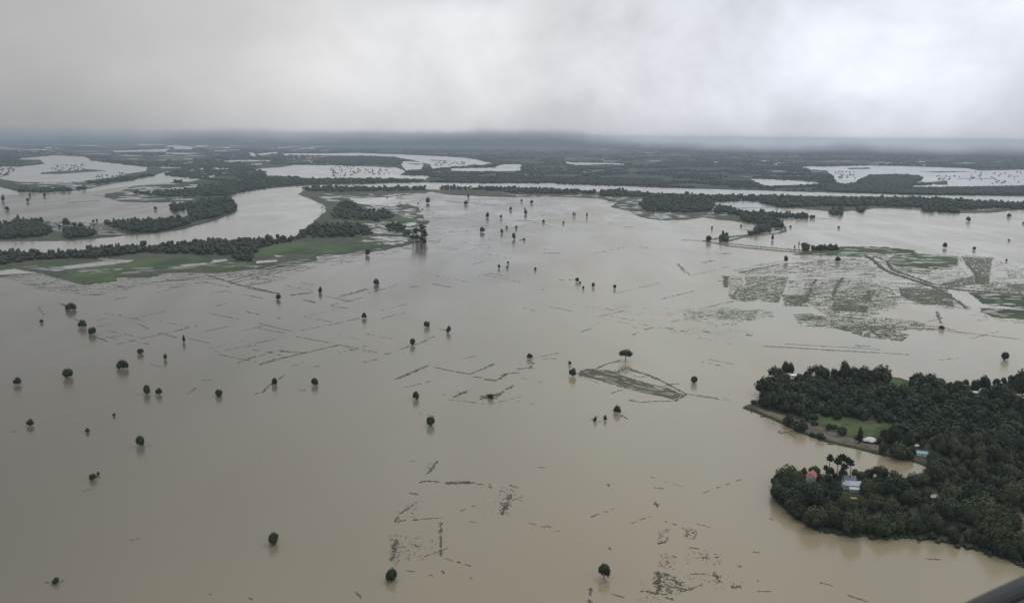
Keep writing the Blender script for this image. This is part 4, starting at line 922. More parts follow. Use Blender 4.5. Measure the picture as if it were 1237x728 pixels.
tag(canopy('north_trees', nb, .62, 3.8, (8, 19), M_leaf_mid), 'band of dark trees along the river south bank below the far plain')
s2z = [Q1((-60, 432), (0, 425), (75, 412), (150, 408), (220, 450), (210, 465), (90, 480), (0, 484), (-60, 486)), Q1((270, 452), (330, 440), (390, 452), (400, 470), (300, 482), (270, 478)), Q1((430, 416), (640, 408), (760, 396), (850, 402), (740, 435), (650, 455), (560, 455), (480, 432)), Q1((780, 345), (860, 320), (960, 308), (990, 345), (985, 365), (900, 395), (830, 400), (790, 385)),
       R1((130, 425), (300, 430), (520, 425), (540, 440), (300, 452), (130, 445)), R1((570, 415), (660, 412), (640, 432), (580, 432)), Q1((712, 345), (770, 335), (770, 362), (720, 362)), Q1((540, 290), (700, 280), (960, 270), (1075, 262), (1075, 272), (960, 300), (700, 305)), R1((620, 375), (900, 345), (1150, 312), (1160, 325), (960, 362), (700, 392)),
       R2((470, 272), (600, 262), (740, 300), (750, 350), (560, 350), (480, 300)), R2((70, 365), (130, 362), (130, 380), (70, 380)), R2((300, 395), (760, 345), (1070, 360), (1070, 385), (860, 400), (520, 445), (320, 440)), R3((-140, 355), (0, 350), (580, 355), (700, 365), (640, 372), (250, 382), (-140, 385)),
       R2((240, 400), (500, 400), (500, 445), (240, 440))]
tag(canopy('west_trees', s2z, .5, 3.6, (8, 17), M_leaf_mid), 'hazy dark woods on the islands and points left of the river bend')
# far canopies, left open where the plain is flooded
def far_canopy(poly, per, wpx, hm, name, label, gapn=.0, skip=lakes):
    a = sample(poly, per * area_box(poly))
    k = np.ones(len(a), bool)
    for L in skip: k &= ~inside_np(L, a[:, 0], a[:, 1])
    a = a[k]
    ok = [i for i, (x, y) in enumerate(a) if noise.noise(Vector((x * .02, y * .35, 3.3))) + .4 * noise.noise(Vector((x * .1, y * 1.2, 1.3))) > gapn]
    a = a[ok]
    P = gp_np(a, .8); d = np.hypot(P[:, 0], P[:, 1]); ok = d < np.array([edge_r(a_ / b_) - 60 for a_, b_ in zip(P[:, 0], d)]); P, d = P[ok], d[ok]; n = len(P)
    r = d / F0 * wpx * .5 * rng.uniform(.6, 1.4, n); h = rng.uniform(*hm, n)
    me = lumps_mesh(name, np.column_stack([P, h * .3 + .8]), r, h * .7, M_leaf_far)
    tag(link(name, me), label, None, None, 'stuff')
far_canopy([(-60, 176), (1300, 186), (1300, 240), (1237, 237), (800, 226), (620, 221), (560, 222), (560, 218), (400, 222), (330, 225), (200, 212), (200, 200), (-60, 215)], .75, 3.4, (7, 13), 'far_woods', 'hazy blue-green woods covering the far plain under the cloud', -.12)
far_canopy(R3((720, 330), (830, 300), (1237, 290), (1237, 378), (720, 372)) + R4((0, 300), (300, 330), (1237, 350), (1237, 400), (400, 375), (0, 376)), 1.2, 3.0, (8, 13), 'riverside_woods', 'dark wooded plain directly beyond the straight river reach', -.9)
far_canopy(R6((200, 305), (260, 275), (420, 270), (570, 275), (600, 290), (540, 318), (515, 340), (540, 352), (830, 350), (1237, 345), (1237, 395), (560, 392), (0, 375), (0, 330)), 1.4, 3.4, (9, 15), 'east_woods', 'dark wood between the far right lakes and the river', -.9)
far_canopy(R3((0, 185), (300, 180), (480, 190), (500, 235), (300, 240), (0, 235)), 1.3, 3.2, (8, 12), 'loop_woods', 'dark wood inside the far river loop', -.9)
# dots of trees drowned in the far lakes
a = np.concatenate([sample(R3((0, 255), (430, 262), (440, 320), (0, 330)), 75), sample(R3((760, 215), (1010, 215), (1000, 245), (780, 250)), 60), sample(R6((880, 250), (1237, 250), (1237, 320), (900, 325)), 45), sample(R6((640, 270), (840, 275), (820, 300), (700, 305)), 25), sample(R6((30, 245), (200, 250), (180, 290), (60, 290)), 35), sample(R1((330, 240), (640, 235), (620, 285), (420, 290)), 60), sample(R1((0, 260), (140, 270), (60, 330), (0, 340)), 35), sample(R1((700, 315), (960, 300), (900, 350), (720, 365)), 40), sample(R2((860, 180), (1237, 180), (1237, 240), (880, 240)), 110), sample(R3((1000, 235), (1180, 240), (1000, 260)), 20)])
P = gp_np(a, 1.4); n = len(P)
me = lumps_mesh('lake_trees', np.column_stack([P, rng.uniform(3, 7, n)]), rng.uniform(5, 11, n), rng.uniform(3, 5.5, n), M_leaf_mid)
tag(link('lake_trees', me), 'scattered drowned treetops dotting the far lakes', None, None, 'stuff')

# ------------------------------------------------------------------ village groves
houses_px = [  # keep-clear boxes in front of each building (x0,x1,y0,y1)
 (951, 964, 454, 476), (1040, 1063, 524, 556), (1102, 1125, 544, 566), (973, 987, 580, 608), (979, 991, 592, 618), (1012, 1044, 580, 620), (1222, 1300, 478, 500), (1168, 1186, 470, 486), (1084, 1094, 494, 508),
 (1101, 1111, 539, 554), (1226, 1236, 574, 590), (1232, 1300, 584, 600), (1150, 1166, 616, 640), (1121, 1140, 600, 622), (1022, 1038, 602, 624)]
clear_tree = [clear1, clear2, clear3, clear4, clear5, V2((600, 70), (830, 112), (845, 175), (790, 208), (700, 222), (650, 185), (640, 160)), W6((1060, 300), (1300, 290), (1300, 640), (1190, 640), (1110, 480)), W6((625, 90), (720, 90), (700, 300), (600, 330)), V1((20, 258), (70, 245), (130, 262), (250, 300), (300, 330), (450, 380), (560, 410), (640, 440), (640, 462), (400, 410), (180, 320))]
def blocked(x, y):
    for (a, b, c, d) in houses_px:
        if a <= x <= b and c - 1 <= y <= d: return True
    for P in clear_tree:
        if inside(P, x, y): return True
    return False
cand = sample(village, 2.2 * area_box(village))
rng.shuffle(cand)
shore = []                                   # trees hugging the lower village shore and the left end first
pts = V2((168, 215), (180, 262), (238, 312), (345, 378), (480, 404), (590, 408), (700, 410), (850, 421), (1000, 452), (1120, 488), (1230, 528))
for i in range(len(pts) - 1):
    n = 7 if i else 3
    for k in range(n):
        t = (k + random.random() * .5) / n
        shore.append((pts[i][0] * (1 - t) + pts[i + 1][0] * t, pts[i][1] * (1 - t) + pts[i + 1][1] * t + random.uniform(-3.5, 3.2)))
pts = V1((650, 140), (750, 162), (860, 175), (1000, 180), (1100, 180))
back = V1((140, 150), (170, 150), (200, 138), (232, 132), (262, 140), (300, 132), (345, 138), (385, 142), (415, 130), (455, 135), (500, 130), (545, 145), (590, 140), (610, 148), (770, 165), (800, 172), (835, 160), (865, 170))
grid = {}; pick = []
def try_pt(x, y, gap):
    p = gp(x, y); key = (int(p.x // 8), int(p.y // 8))
    for i in (-1, 0, 1):
        for j in (-1, 0, 1):
            for q in grid.get((key[0] + i, key[1] + j), ()):
                if (p.x - q[0]) ** 2 + (p.y - q[1]) ** 2 < gap * gap: return False
    grid.setdefault(key, []).append((p.x, p.y)); pick.append((x, y)); return True
for x, y in shore + back:
    if not blocked(x, y): try_pt(x, y, 6.0)
nfix = len(pick)
for x, y in cand:
    if x > 1262 or y > 705 or blocked(x, y): continue
    if noise.noise(Vector((x * .06, y * .12, 2))) > .29: continue
    try_pt(x, y, 9.4 if y > 540 else 10.4)
rest = pick[nfix:]; rest.sort(key=lambda q: -q[1])
def zone(x, y):
    if y > 560 or (x < 1090 and y > 553):
        if x < 1000: return 'broadleaf tree in the big rounded clump at the left end of the lower point', 'trees of the rounded clump on the lower point'
        if y > 628: return 'broadleaf tree in the dense row along the lower shore of the village', 'trees along the lower village shore'
        if x < 1130: return 'broadleaf tree in the grove around the grey-roofed house', 'trees around the grey-roofed house'
        return 'broadleaf tree in the dark grove inland from the lower shore at right', 'inland trees of the lower village grove'
    if x < 985: return 'broadleaf tree on the left end of the upper point, near the white shed', 'trees on the left end of the upper point'
    if y > 515: return 'broadleaf tree in the dark grove above the narrow inlet', 'trees above the narrow inlet'
    if x < 1075: return 'broadleaf tree in the upper point grove behind the bright green clearing', 'trees behind the green clearing'
    return 'broadleaf tree in the wide dark grove at the right of the upper point', 'trees of the wide right-hand grove'
tall = {(round(V1((455, 135))[0][0]), 0)}
indiv = pick[:nfix] + rest[:300 - nfix]
LMK = [(979.8, 583.5, 'the red-roofed house'), (1028, 588, 'the grey-roofed hall'), (1130, 605, 'the long dim green roof'), (1157.5, 620, 'the pale-roofed house at lower right'), (1236, 654, 'the white shelter at the right edge'),
       (1113, 551, 'the teal-roofed house'), (1050, 533, 'the white tarpaulin tent'), (1233, 582, 'the white-roofed hut at the right edge'), (984, 600, 'the small grey-green hut'), (957, 456, 'the glaring white shed'), (1088, 496, 'the tiny hut in the upper grove'), (1230, 486, 'the big brown-roofed house')]
info, cnt = [], {}
sh_n = bk_n = 0
for q, (x, y) in enumerate(indiv):
    z_ = zone(x, y)
    if q < nfix and y > 560: info.append([f'{ORD(sh_n)} tree from the left along the front row on the lower village shore', 'trees along the lower village shore']); sh_n += 1; continue
    if q < nfix: info.append([f'{ORD(bk_n)} tree from the left along the back edge of the upper grove', 'trees along the back edge of the upper grove']); bk_n += 1; continue
    j = min(range(len(LMK)), key=lambda i: (LMK[i][0] - x) ** 2 + (2.2 * (LMK[i][1] - y)) ** 2)
    dx, dy = x - LMK[j][0], (y - LMK[j][1]) * 1.8
    side = ('right of' if dx > 0 else 'left of') if abs(dx) > abs(dy) else ('in front of' if dy > 0 else 'behind')
    info.append([(j, side, math.hypot(dx, dy)), z_[1]]); cnt.setdefault((j, side), []).append(math.hypot(dx, dy))
for k_ in cnt: cnt[k_].sort()
for it in info:
    if isinstance(it[0], tuple):
        j, side, d_ = it[0]; n_ = cnt[(j, side)].index(d_)
        it[0] = ('nearest' if n_ == 0 else ORD(n_) + ' nearest') + f' grove tree {side} {LMK[j][2]}'
for (x, y), (lb, gr) in zip(indiv, info):
    p = gp(x, y); i = random.randrange(len(VAR)); s = random.choice([.7, .9, 1.1, 1.3, 1.6, 2.0]) * random.uniform(.9, 1.1)
    if y < 500: s *= .9
    s *= 1 + .55 * noise.noise(Vector((x * .035, y * .07, 8)))
    if 984 < x < 1052 and 560 < y < 602: s = min(s, .95)
    if abs(x - 980) < 12 and y < 606: s = min(s, 1.1)
    t = empty('broadleaf_tree', (p.x, p.y, 1.2 if (x, y) not in pick[:nfix] else .6), random.uniform(0, 6.28)); t.scale = (s, s, s * random.uniform(.95, 1.35))
    tag(t, lb, 'tree', gr)
    link('trunk', TRK[i], t); link('crown', CR_GRV[i], t)
# scrub and drowned bushes along the waterline
SP = V2((158, 205), (165, 235), (180, 268), (238, 320), (345, 388), (480, 414), (590, 418), (700, 420), (850, 432), (1000, 464), (1120, 499), (1237, 542))
SP2 = V1((60, 274), (180, 316), (280, 367), (400, 407), (500, 429), (600, 454), (700, 477), (760, 488))
SP3 = V1((122, 240), (117, 200), (112, 165), (125, 137), (200, 122), (270, 129), (430, 122), (600, 130), (700, 140), (860, 162), (1100, 167), (1237, 132))
cc_, rx_, rz_ = [], [], []
for line, per, sp_ in ((SP, 1.1, 1.6), (SP2, .35, .8), (SP3, .8, 1.0)):
    for i in range(len(line) - 1):
        a, b = line[i], line[i + 1]; L = math.hypot(a[0] - b[0], a[1] - b[1])
        for k in range(int(L * per)):
            t_ = random.random(); x = a[0] + (b[0] - a[0]) * t_; y = a[1] + (b[1] - a[1]) * t_ + random.gauss(.2, sp_)
            if noise.noise(Vector((x * .11, y * .2, 5))) < -.12: continue
            q = gp(x, y); h = random.uniform(.8, 3.2) * (1 if line is SP else .6)
            cc_.append((q.x, q.y, h * .35)); rx_.append(h * random.uniform(.6, 1.0)); rz_.append(h * .6)
tag(link('shore_scrub', lumps_mesh('shore_scrub', np.array(cc_), np.array(rx_), np.array(rz_), M_leaf2)), 'low scrub and drowned bushes along the village shores', None, None, 'stuff')
# the rest of the groves, one mass
VV, FF = [], []; off_ = 0
base = []
for i, (r, h, z, nl) in enumerate(VAR):
    rg = np.random.default_rng(500 + i)
    V, Fq, Lb = crown_arrays(r, h, z, nl, 420, .6, rg)
    Ft = np.concatenate([Fq[:, [0, 1, 2]], Fq[:, [0, 2, 3]]])
    for l in Lb:
        Ft = np.concatenate([Ft, ICO_F + len(V)])
        V = np.concatenate([V, ICO_V * rg.uniform(.6, .8, (12, 1)) * np.array([l[3], l[3], l[4]]) + l[:3]])
    base.append((V, Ft))
for (x, y) in rest[300 - nfix:]:
    p = gp(x, y); V, Ft = base[random.randrange(6)]; s = random.choice([.7, .9, 1.1, 1.4, 1.9]) * random.uniform(.9, 1.1) * (1 + .55 * noise.noise(Vector((x * .035, y * .07, 8)))); a_ = random.uniform(0, 6.28)
    c, sn = math.cos(a_) * s, math.sin(a_) * s
    U = np.column_stack([V[:, 0] * c - V[:, 1] * sn + p.x, V[:, 0] * sn + V[:, 1] * c + p.y, V[:, 2] * s * random.uniform(.9, 1.3) + 1.2])
    VV.append(U); FF.append(Ft + off_); off_ += len(U)
print('village trees', len(pick), 'individual', len(indiv))
tag(link('grove_canopy', mesh_np('grove_canopy', np.concatenate(VV), np.concatenate(FF), M_leaf2)), 'closed dark canopy of the village groves further back', None, None, 'stuff')
for (x, y, h, w, lb) in [(1000.5, 583, 34, 1.3, 'tall single palm with a round head standing out left of the palm cluster'), (996, 588, 26, 1.3, 'shorter palm just below the tall round-headed one'),
     (1010, 586, 33, 1.5, 'left palm of the high cluster behind the grey roofs'), (1015, 584, 35, 1.6, 'tallest palm of the high cluster behind the grey roofs'), (1021, 585, 33, 1.5, 'palm in the middle of the high cluster behind the grey roofs'), (1026, 588, 33, 1.4, 'right palm of the high cluster behind the grey roofs'), (1018, 591, 31, 1.4, 'palm in front of the high cluster, just above the grey roofs')]:
    palm(x, y, h, lb, 'palms behind the grey-roofed house', w)
def big(x, y, w, h, lb, kind='rain_tree'):
    stand(x, y, w, h, lb, 'tall landmark trees of the village', kind)
big(1019, 461, 14, 26, 'tall upright tree rising highest from the middle of the upper grove', 'broadleaf_tree')
big(1007, 461, 9, 17, 'smaller upright tree left of the tallest one on the upper grove', 'broadleaf_tree')
big(949, 453, 10, 17, 'left tall tree of the two rounded ones above the white shed', 'broadleaf_tree')
big(955, 452.5, 10, 15, 'right tall tree of the two rounded ones above the white shed', 'broadleaf_tree')
big(1123, 470, 18, 19, 'broad tree with a knobbly crown at the right side of the green clearing', 'broadleaf_tree')
big(1106, 469, 15, 13, 'low broad tree at the edge of the upper green clearing', 'broadleaf_tree')
big(1178, 474, 11, 17, 'round-headed tree standing in the flooded yard', 'broadleaf_tree')
big(1190, 472, 13, 19, 'leaning dark tree beside the flooded yard', 'broadleaf_tree')
big(1234, 476, 26, 30, 'big dark tree at the right edge behind the brown roof', 'broadleaf_tree')
big(1043, 466, 13, 20, 'feathery tree right of the tallest one on the upper grove')
big(1062, 582, 22, 20, 'spreading dark tree by the mouth of the inlet, right of the grey roofs')
big(1040, 583, 16, 14, 'low spreading tree between the palms and the inlet')
big(921, 484, 7, 13, 'thin leafy tree standing in the water off the left end of the upper point', 'broadleaf_tree')
big(1038, 535, 7, 20, 'narrow dark tree left of the white tarpaulin roof', 'broadleaf_tree')

for (x, y, w, h, lb) in [(1000, 503, 14, 14, 'round tree at the left part of the bright green clearing'), (1011, 507, 12, 13, 'tree in the middle of the green clearing, right of the round one'), (1024, 503, 16, 17, 'largest tree standing inside the bright green clearing'),
        (984, 508, 9, 8, 'low bush between the green clearing and the brown bank'), (1060, 506, 13, 15, 'tree at the back right corner of the bright green clearing'), (1008, 519, 8, 7, 'small bush on the brown bank below the green clearing')]:
    big(x, y, w, h, lb, 'broadleaf_tree')

# ------------------------------------------------------------------ houses
def roof_mat(name, col, metal=.0, rough=.55):
    mt, gg, b = new_mat(name)
    tcn = gg.n('ShaderNodeTexCoord').outputs['Object']
    st = gg.noise(gg.map(tcn, (.25, 2.5, 1)), 1.6, 5, .7)
    bl = gg.noise(tcn, .55, 4, .6)
    c = gg.mix(gg.ramp(st, .45, .7, 0, .55), col, tuple(x * .55 for x in col))
    c = gg.mix(gg.ramp(bl, .55, .72, 0, .4), c, (.16, .10, .06))
    gg.put(b.inputs['Base Color'], c); b.inputs['Roughness'].default_value = rough; b.inputs['Metallic'].default_value = metal
    return mt
R_white = roof_mat('white_sheet_roof', (.56, .58, .58)); R_red = roof_mat('red_sheet_roof', (.27, .06, .065)); R_teal = roof_mat('teal_sheet_roof', (.12, .30, .32))
R_grey = roof_mat('zinc_roof', (.30, .35, .39)); R_dark = roof_mat('dark_blue_roof', (.09, .12, .16)); R_brown = roof_mat('brown_roof', (.26, .17, .14)); R_mar = roof_mat('maroon_roof', (.12, .05, .055)); R_pale = roof_mat('pale_roof', (.42, .45, .42)); R_green = roof_mat('grey_green_roof', (.24, .28, .24))
P_wall = plain_mat('plaster', (.42, .40, .36), .85, .25, .8); P_wood = plain_mat('board_wall', (.16, .115, .08), .85, .3, 1.5); P_white = plain_mat('white_paint', (.72, .72, .70), .6, .12)
P_glass = plain_mat('dark_glass', (.03, .035, .04), .15, .1, 1, .5); P_door = plain_mat('door_paint', (.14, .09, .06), .6, .2); P_yel = plain_mat('yellow_cloth', (.30, .25, .09), .8, .15); P_tarp = plain_mat('tarpaulin', (.48, .49, .47), .5, .15, .6)
def bx(vs_, fs, x0, x1, y0, y1, z0, z1):
    k = len(vs_)
    for z in (z0, z1): vs_ += [(x0, y0, z), (x1, y0, z), (x1, y1, z), (x0, y1, z)]
    for f in ((0, 3, 2, 1), (4, 5, 6, 7), (0, 1, 5, 4), (1, 2, 6, 5), (2, 3, 7, 6), (3, 0, 4, 7)): fs.append([k + i for i in f])
def box_ob(name, b, mat, parent):
    vs_, fs = [], []; bx(vs_, fs, *b); return link(name, mesh(name, vs_, fs, mat), parent)
def gable(parent, L, Wd, zb, rise, mat, x0=0.0, y0=0.0, oh=.7, ribs=True):
    """two corrugated slopes with real ribs"""
    for sgn in (-1, 1):
        vs_, fs = [], []; n = int((L + 2 * oh) / .35) if ribs else 1
        for i in range(n + 1):
            x = x0 - L / 2 - oh + (L + 2 * oh) * i / n; dz = .05 if i % 2 and ribs else 0
            vs_ += [(x, y0, zb + rise + dz), (x, y0 + sgn * (Wd / 2 + oh), zb - rise * oh / (Wd / 2) + dz)]
            vs_ += [(x, y0, zb + rise + dz - .06), (x, y0 + sgn * (Wd / 2 + oh), zb - rise * oh / (Wd / 2) + dz - .06)]
        for i in range(n):
            a = 4 * i; b = a + 4
            fs += [[a, a + 1, b + 1, b], [a + 2, b + 2, b + 3, a + 3], [a + 1, a + 3, b + 3, b + 1]]
        fs += [[0, 2, 3, 1], [4 * n, 4 * n + 1, 4 * n + 3, 4 * n + 2]]
        link('roof_slope', mesh('roof_slope', vs_, fs, mat), parent)
    link('ridge_cap', mesh('ridge_cap', [(x0 - L / 2 - oh, y0 - .25, zb + rise + .03), (x0 - L / 2 - oh, y0, zb + rise + .16), (x0 - L / 2 - oh, y0 + .25, zb + rise + .03), (x0 + L / 2 + oh, y0 - .25, zb + rise + .03), (x0 + L / 2 + oh, y0, zb + rise + .16), (x0 + L / 2 + oh, y0 + .25, zb + rise + .03)],
        [[0, 1, 4, 3], [1, 2, 5, 4], [0, 3, 5, 2], [0, 2, 1], [3, 4, 5]], mat), parent)
def house(px, py, L, Wd, hw, rise, ang, rm, wm, label, cat='house', name='village_house', nwin=3, stilts=0.0):
    p = gp(px, py); t = empty(name, (p.x, p.y, 1.35), R(ang)); tag(t, label, cat)
    z0 = stilts
    vs_, fs = [], []; bx(vs_, fs, -L / 2, L / 2, -Wd / 2, Wd / 2, z0 - (0 if stilts else .3), z0 + hw)
    k = len(vs_)                                # gable ends
    for s in (-1, 1):
        e = s * (L / 2 - .003); b = len(vs_)
        vs_ += [(e, -Wd / 2 + .05, z0 + hw), (e, Wd / 2 - .05, z0 + hw), (e, 0, z0 + hw + rise - .12)]
        fs.append([b, b + 1, b + 2] if s > 0 else [b, b + 2, b + 1])
    w_ = link('wall', mesh('wall', vs_, fs, wm), t)
    gable(t, L, Wd, z0 + hw, rise, rm)
    sp = L / (nwin + 1)
    for s in (-1, 1):
        for i in range(nwin):
            cx = -L / 2 + sp * (i + 1)
            if s < 0 and i == nwin // 2:
                box_ob('door', (cx - .5, cx + .5, -Wd / 2 - .06, -Wd / 2 - .004, z0, z0 + min(2.1, hw - .2)), P_door, t); continue
            y = s * Wd / 2
            f = box_ob('window', (cx - .65, cx + .65, min(y + s * .004, y + s * .08), max(y + s * .004, y + s * .08), z0 + hw * .38, z0 + hw * .78), P_white, t)
            box_ob('pane', (cx - .5, cx + .5, min(y + s * .082, y + s * .1), max(y + s * .082, y + s * .1), z0 + hw * .42, z0 + hw * .74), P_glass, f)
    for s in (-1, 1):
        xx = s * L / 2
        f = box_ob('window', (min(xx + s * .004, xx + s * .08), max(xx + s * .004, xx + s * .08), -.65, .65, z0 + hw * .38, z0 + hw * .78), P_white, t)
        box_ob('pane', (min(xx + s * .082, xx + s * .1), max(xx + s * .082, xx + s * .1), -.5, .5, z0 + hw * .42, z0 + hw * .74), P_glass, f)
    if stilts:
        for a in (-1, 0, 1):
            for b in (-1, 1): box_ob('post', (a * (L / 2 - .3) - .15, a * (L / 2 - .3) + .15, b * (Wd / 2 - .3) - .15, b * (Wd / 2 - .3) + .15, -.8, z0 - .003), M_wood, t)
    return t
house(957.5, 460, 6.5, 4.5, 5.2, 1.0, 5, R_white, P_white, 'small shed with a glaring white roof at the left of the upper grove', 'shed', 'shed', 2, 1.5)
house(979.8, 586, 9, 7.5, 8.5, 3.0, 62, R_red, P_wall, 'tall house with a red roof in the rounded clump of trees')
house(984, 597, 6, 5, 3, 1.3, 20, R_green, P_wall, 'small hut with a grey-green roof just below the red-roofed house', 'hut', 'hut', 2)
# the monastery-like hall: tiers of grey roofs
t = house(1028, 591, 15, 8.5, 4.6, 2.3, -8, R_grey, P_wall, 'long hall with tiered pale grey-blue roofs below the palms', 'hall', 'hall', 4)
vs_, fs = [], []; bx(vs_, fs, -5.5, 4.5, 4.32, 10.2, -.3, 6.6); link('rear_wall', mesh('rear_wall', vs_, fs, P_wall), t)
gable(t, 10, 6.2, 6.6, 2.2, R_dark, -.5, 7.3, .6)
vs_, fs = [], []; bx(vs_, fs, -3.0, 5.0, -8.6, -4.32, -.3, 2.6); link('porch_wall', mesh('porch_wall', vs_, fs, P_wall), t)
gable(t, 8, 4.2, 2.62, 1.2, R_pale, 1.0, -6.6, .4)
house(1113.5, 551, 9, 5.5, 2.8, 1.4, -20, R_teal, P_white, 'low house with a teal and white roof above the inlet')
house(1105.5, 541.5, 5, 3.6, 2.4, .9, -10, R_pale, P_wood, 'little pale-roofed hut behind the teal-roofed house', 'hut', 'hut', 2)
house(1233, 484, 13, 9, 4.4, 2.8, 12, R_brown, P_wall, 'large house with a dusty brown roof at the right edge')
house(1226, 492.5, 9, 2.2, 1.6, .5, 8, R_white, P_white, 'long low white-roofed shelter in front of the brown-roofed house', 'shelter', 'shelter', 2)
house(1227, 478, 6, 5, 3.4, 1.8, 30, R_mar, P_wood, 'small maroon-roofed house left of the big brown-roofed one')
house(1176, 476.5, 7, 5, 2.2, 1.0, -5, R_pale, P_wood, 'half-flooded shed with a pale roof in the drowned yard', 'shed', 'shed', 2)
house(1088.5, 496, 4.5, 3.5, 4.2, 1.2, 40, R_pale, P_wood, 'tiny pale-roofed hut deep in the upper grove', 'hut', 'hut', 2)
house(1230.5, 577, 5, 4, 4.2, 1.4, 15, R_pale, P_wood, 'small hut with a pale roof near the right edge, halfway down the grove', 'hut', 'hut', 2)
house(1238, 588, 6, 4, 3.2, 1.1, 5, R_white, P_white, 'white-roofed hut cut by the right edge of the picture', 'hut', 'hut', 2)
house(1157.5, 620.5, 6, 4.5, 3.6, 1.4, -15, R_pale, P_wood, 'pale-roofed house inside the lower grove at right')
house(1130, 605, 10, 5, 3.4, 1.3, -3, R_green, P_wood, 'long dim grey-green roof among the trees right of the hall')
house(1236, 654, 12, 3.2, 2.0, .8, -28, R_white, P_white, 'long white-roofed shelter by the lower shore at the right edge', 'shelter', 'shelter', 3)

# white tarpaulin over a round threshing yard
p = gp(1050.5, 535); t = empty('tarpaulin_tent', (p.x, p.y, 1.35)); tag(t, 'rounded white tarpaulin tent beside the bright green clearing', 'tent')
vs_, fs = [(0, 0, 5.2)], []
for j, (r_, z_) in enumerate(((2.4, 4.6), (4.6, 3.4), (6.2, 2.2), (6.3, 1.6))):
    for k in range(20):
        a = 2 * math.pi * k / 20; q = 1 + .08 * math.sin(5 * a + j)
        vs_.append((math.cos(a) * r_ * q * 1.15, math.sin(a) * r_ * q * .9, z_ + .18 * math.sin(5 * a)))
for k in range(20): fs.append([0, 1 + k, 1 + (k + 1) % 20])
for j in range(3):
    for k in range(20): fs.append([1 + j * 20 + k, 21 + j * 20 + k, 21 + j * 20 + (k + 1) % 20, 1 + j * 20 + (k + 1) % 20])
link('cover', mesh('cover', vs_, fs, P_tarp), t)
vs_, fs = [], []; tube(vs_, fs, Vector((0, 0, -.3)), Vector((0, 0, 5.1)), .12, .1); me_pole = mesh('pole', vs_, fs, M_wood); link('pole', me_pole, t)
for k in range(8):
    a = 2 * math.pi * k / 8; vs_, fs = [], []
    tube(vs_, fs, Vector((math.cos(a) * 6.6, math.sin(a) * 5.2, -.3)), Vector((math.cos(a) * 6.6, math.sin(a) * 5.2, 1.9)), .09, .08, 5); link('pole', mesh('pole', vs_, fs, M_wood), t)
# yellow market awning below the hall
p = gp(1031, 606); t = empty('awning', (p.x, p.y, 1.35), R(-10)); tag(t, 'small yellow awning in front of the grey-roofed hall', 'awning')
vs_, fs = [], []
for i in range(6):
    x = -2.6 + i * 1.04
    for y, z in ((-1.6, 2.1), (0, 2.9), (1.6, 2.3)): vs_.append((x, y, z + .12 * math.sin(i * 2.1)))
for i in range(5):
    for j in range(2): fs.append([i * 3 + j, i * 3 + j + 1, i * 3 + j + 4, i * 3 + j + 3])
cv = link('cloth', mesh('cloth', vs_, fs, P_yel), t); so = cv.modifiers.new('t', 'SOLIDIFY'); so.thickness = .05
for a in (-2.3, 2.3):
    for b in (-1.3, 1.3):
        vs_, fs = [], []; tube(vs_, fs, Vector((a, b, -.3)), Vector((a, b, 2.2)), .07, .06, 5); link('pole', mesh('pole', vs_, fs, M_wood), t)

# washed-up branches, mooring post, boat, retaining wall
def branch_ob(pl, label, r=.22):
    vs_, fs = [], []; q = [gp(*a) for a in pl]
    for i in range(len(q) - 1):
        a = q[i] + Vector((0, 0, .35 + .3 * math.sin(i * 2))); b = q[i + 1] + Vector((0, 0, .35 + .3 * math.sin(i * 2 + 2)))
        tube(vs_, fs, a, b, r, r * .75, 5)
        if i % 2 == 0:
            e = a.lerp(b, .6) + Vector((random.uniform(-3, 3), random.uniform(-3, 3), 1.0)); tube(vs_, fs, a.lerp(b, .6), e, r * .6, r * .2, 4)
    tag(link('driftwood', mesh('driftwood', vs_, fs, M_wood)), label, 'driftwood', 'driftwood off the upper point')
branch_ob(W3((340, 168), (380, 165), (430, 155), (500, 140), (560, 110)), 'long washed-up branch reaching the bank of the upper point', .38)
branch_ob(W3((420, 170), (450, 188), (482, 205)), 'short drifting branch below the long one off the upper point', .3)
branch_ob(W3((325, 158), (350, 148)), 'stub of wood furthest out in the water off the upper point', .42)
p = gp(*W3((287, 92))[0]); vs_, fs = [], []; tube(vs_, fs, Vector((0, 0, -1)), Vector((.2, 0, 4.2)), .2, .16, 6); bx(vs_, fs, -.5, .6, -.1, .1, 3.4, 3.6)
tag(link('mooring_post', mesh('mooring_post', vs_, fs, M_wood), None, p), 'dark wooden post standing in the water off the left bank of the upper point', 'post')
def boat(px, py, L, ang, label, mat):
    p = gp(px, py); t = empty('rowing_boat', (p.x, p.y, 0), R(ang)); tag(t, label, 'boat', 'boats by the village shore')
    vs_, fs = [], []; n = 12
    for i in range(n + 1):
        u = i / n * 2 - 1; w = .75 * (1 - abs(u) ** 2.6) + .04; zt = .42 + .35 * u * u; x = u * L / 2
        vs_ += [(x, -w, zt), (x, -w * .62, -.12), (x, w * .62, -.12), (x, w, zt), (x, w - .07, zt), (x, w * .55, .02), (x, -w * .55, .02), (x, -w + .07, zt)]
    for i in range(n):
        a = 8 * i; b = a + 8
        for j in range(8): fs.append([a + j, a + (j + 1) % 8, b + (j + 1) % 8, b + j])
    fs += [list(range(8)), [8 * n + 7 - j for j in range(8)]]
    link('hull', mesh('hull', vs_, fs, mat), t)
    for u in (-.45, 0, .45): box_ob('thwart', (u * L / 2 - .15, u * L / 2 + .15, -.62, .62, .28, .33), M_wood, t)
boat(1229, 679, 9, -22, 'pale wooden boat moored at the lower shore by the right edge', P_tarp)
boat(1240, 686, 8, -24, 'dark boat just outside the pale one at the lower right shore', M_wood)
boat(1003, 536.5, 6, -12, 'small dark boat lying against the brown bank above the inlet', M_wood)

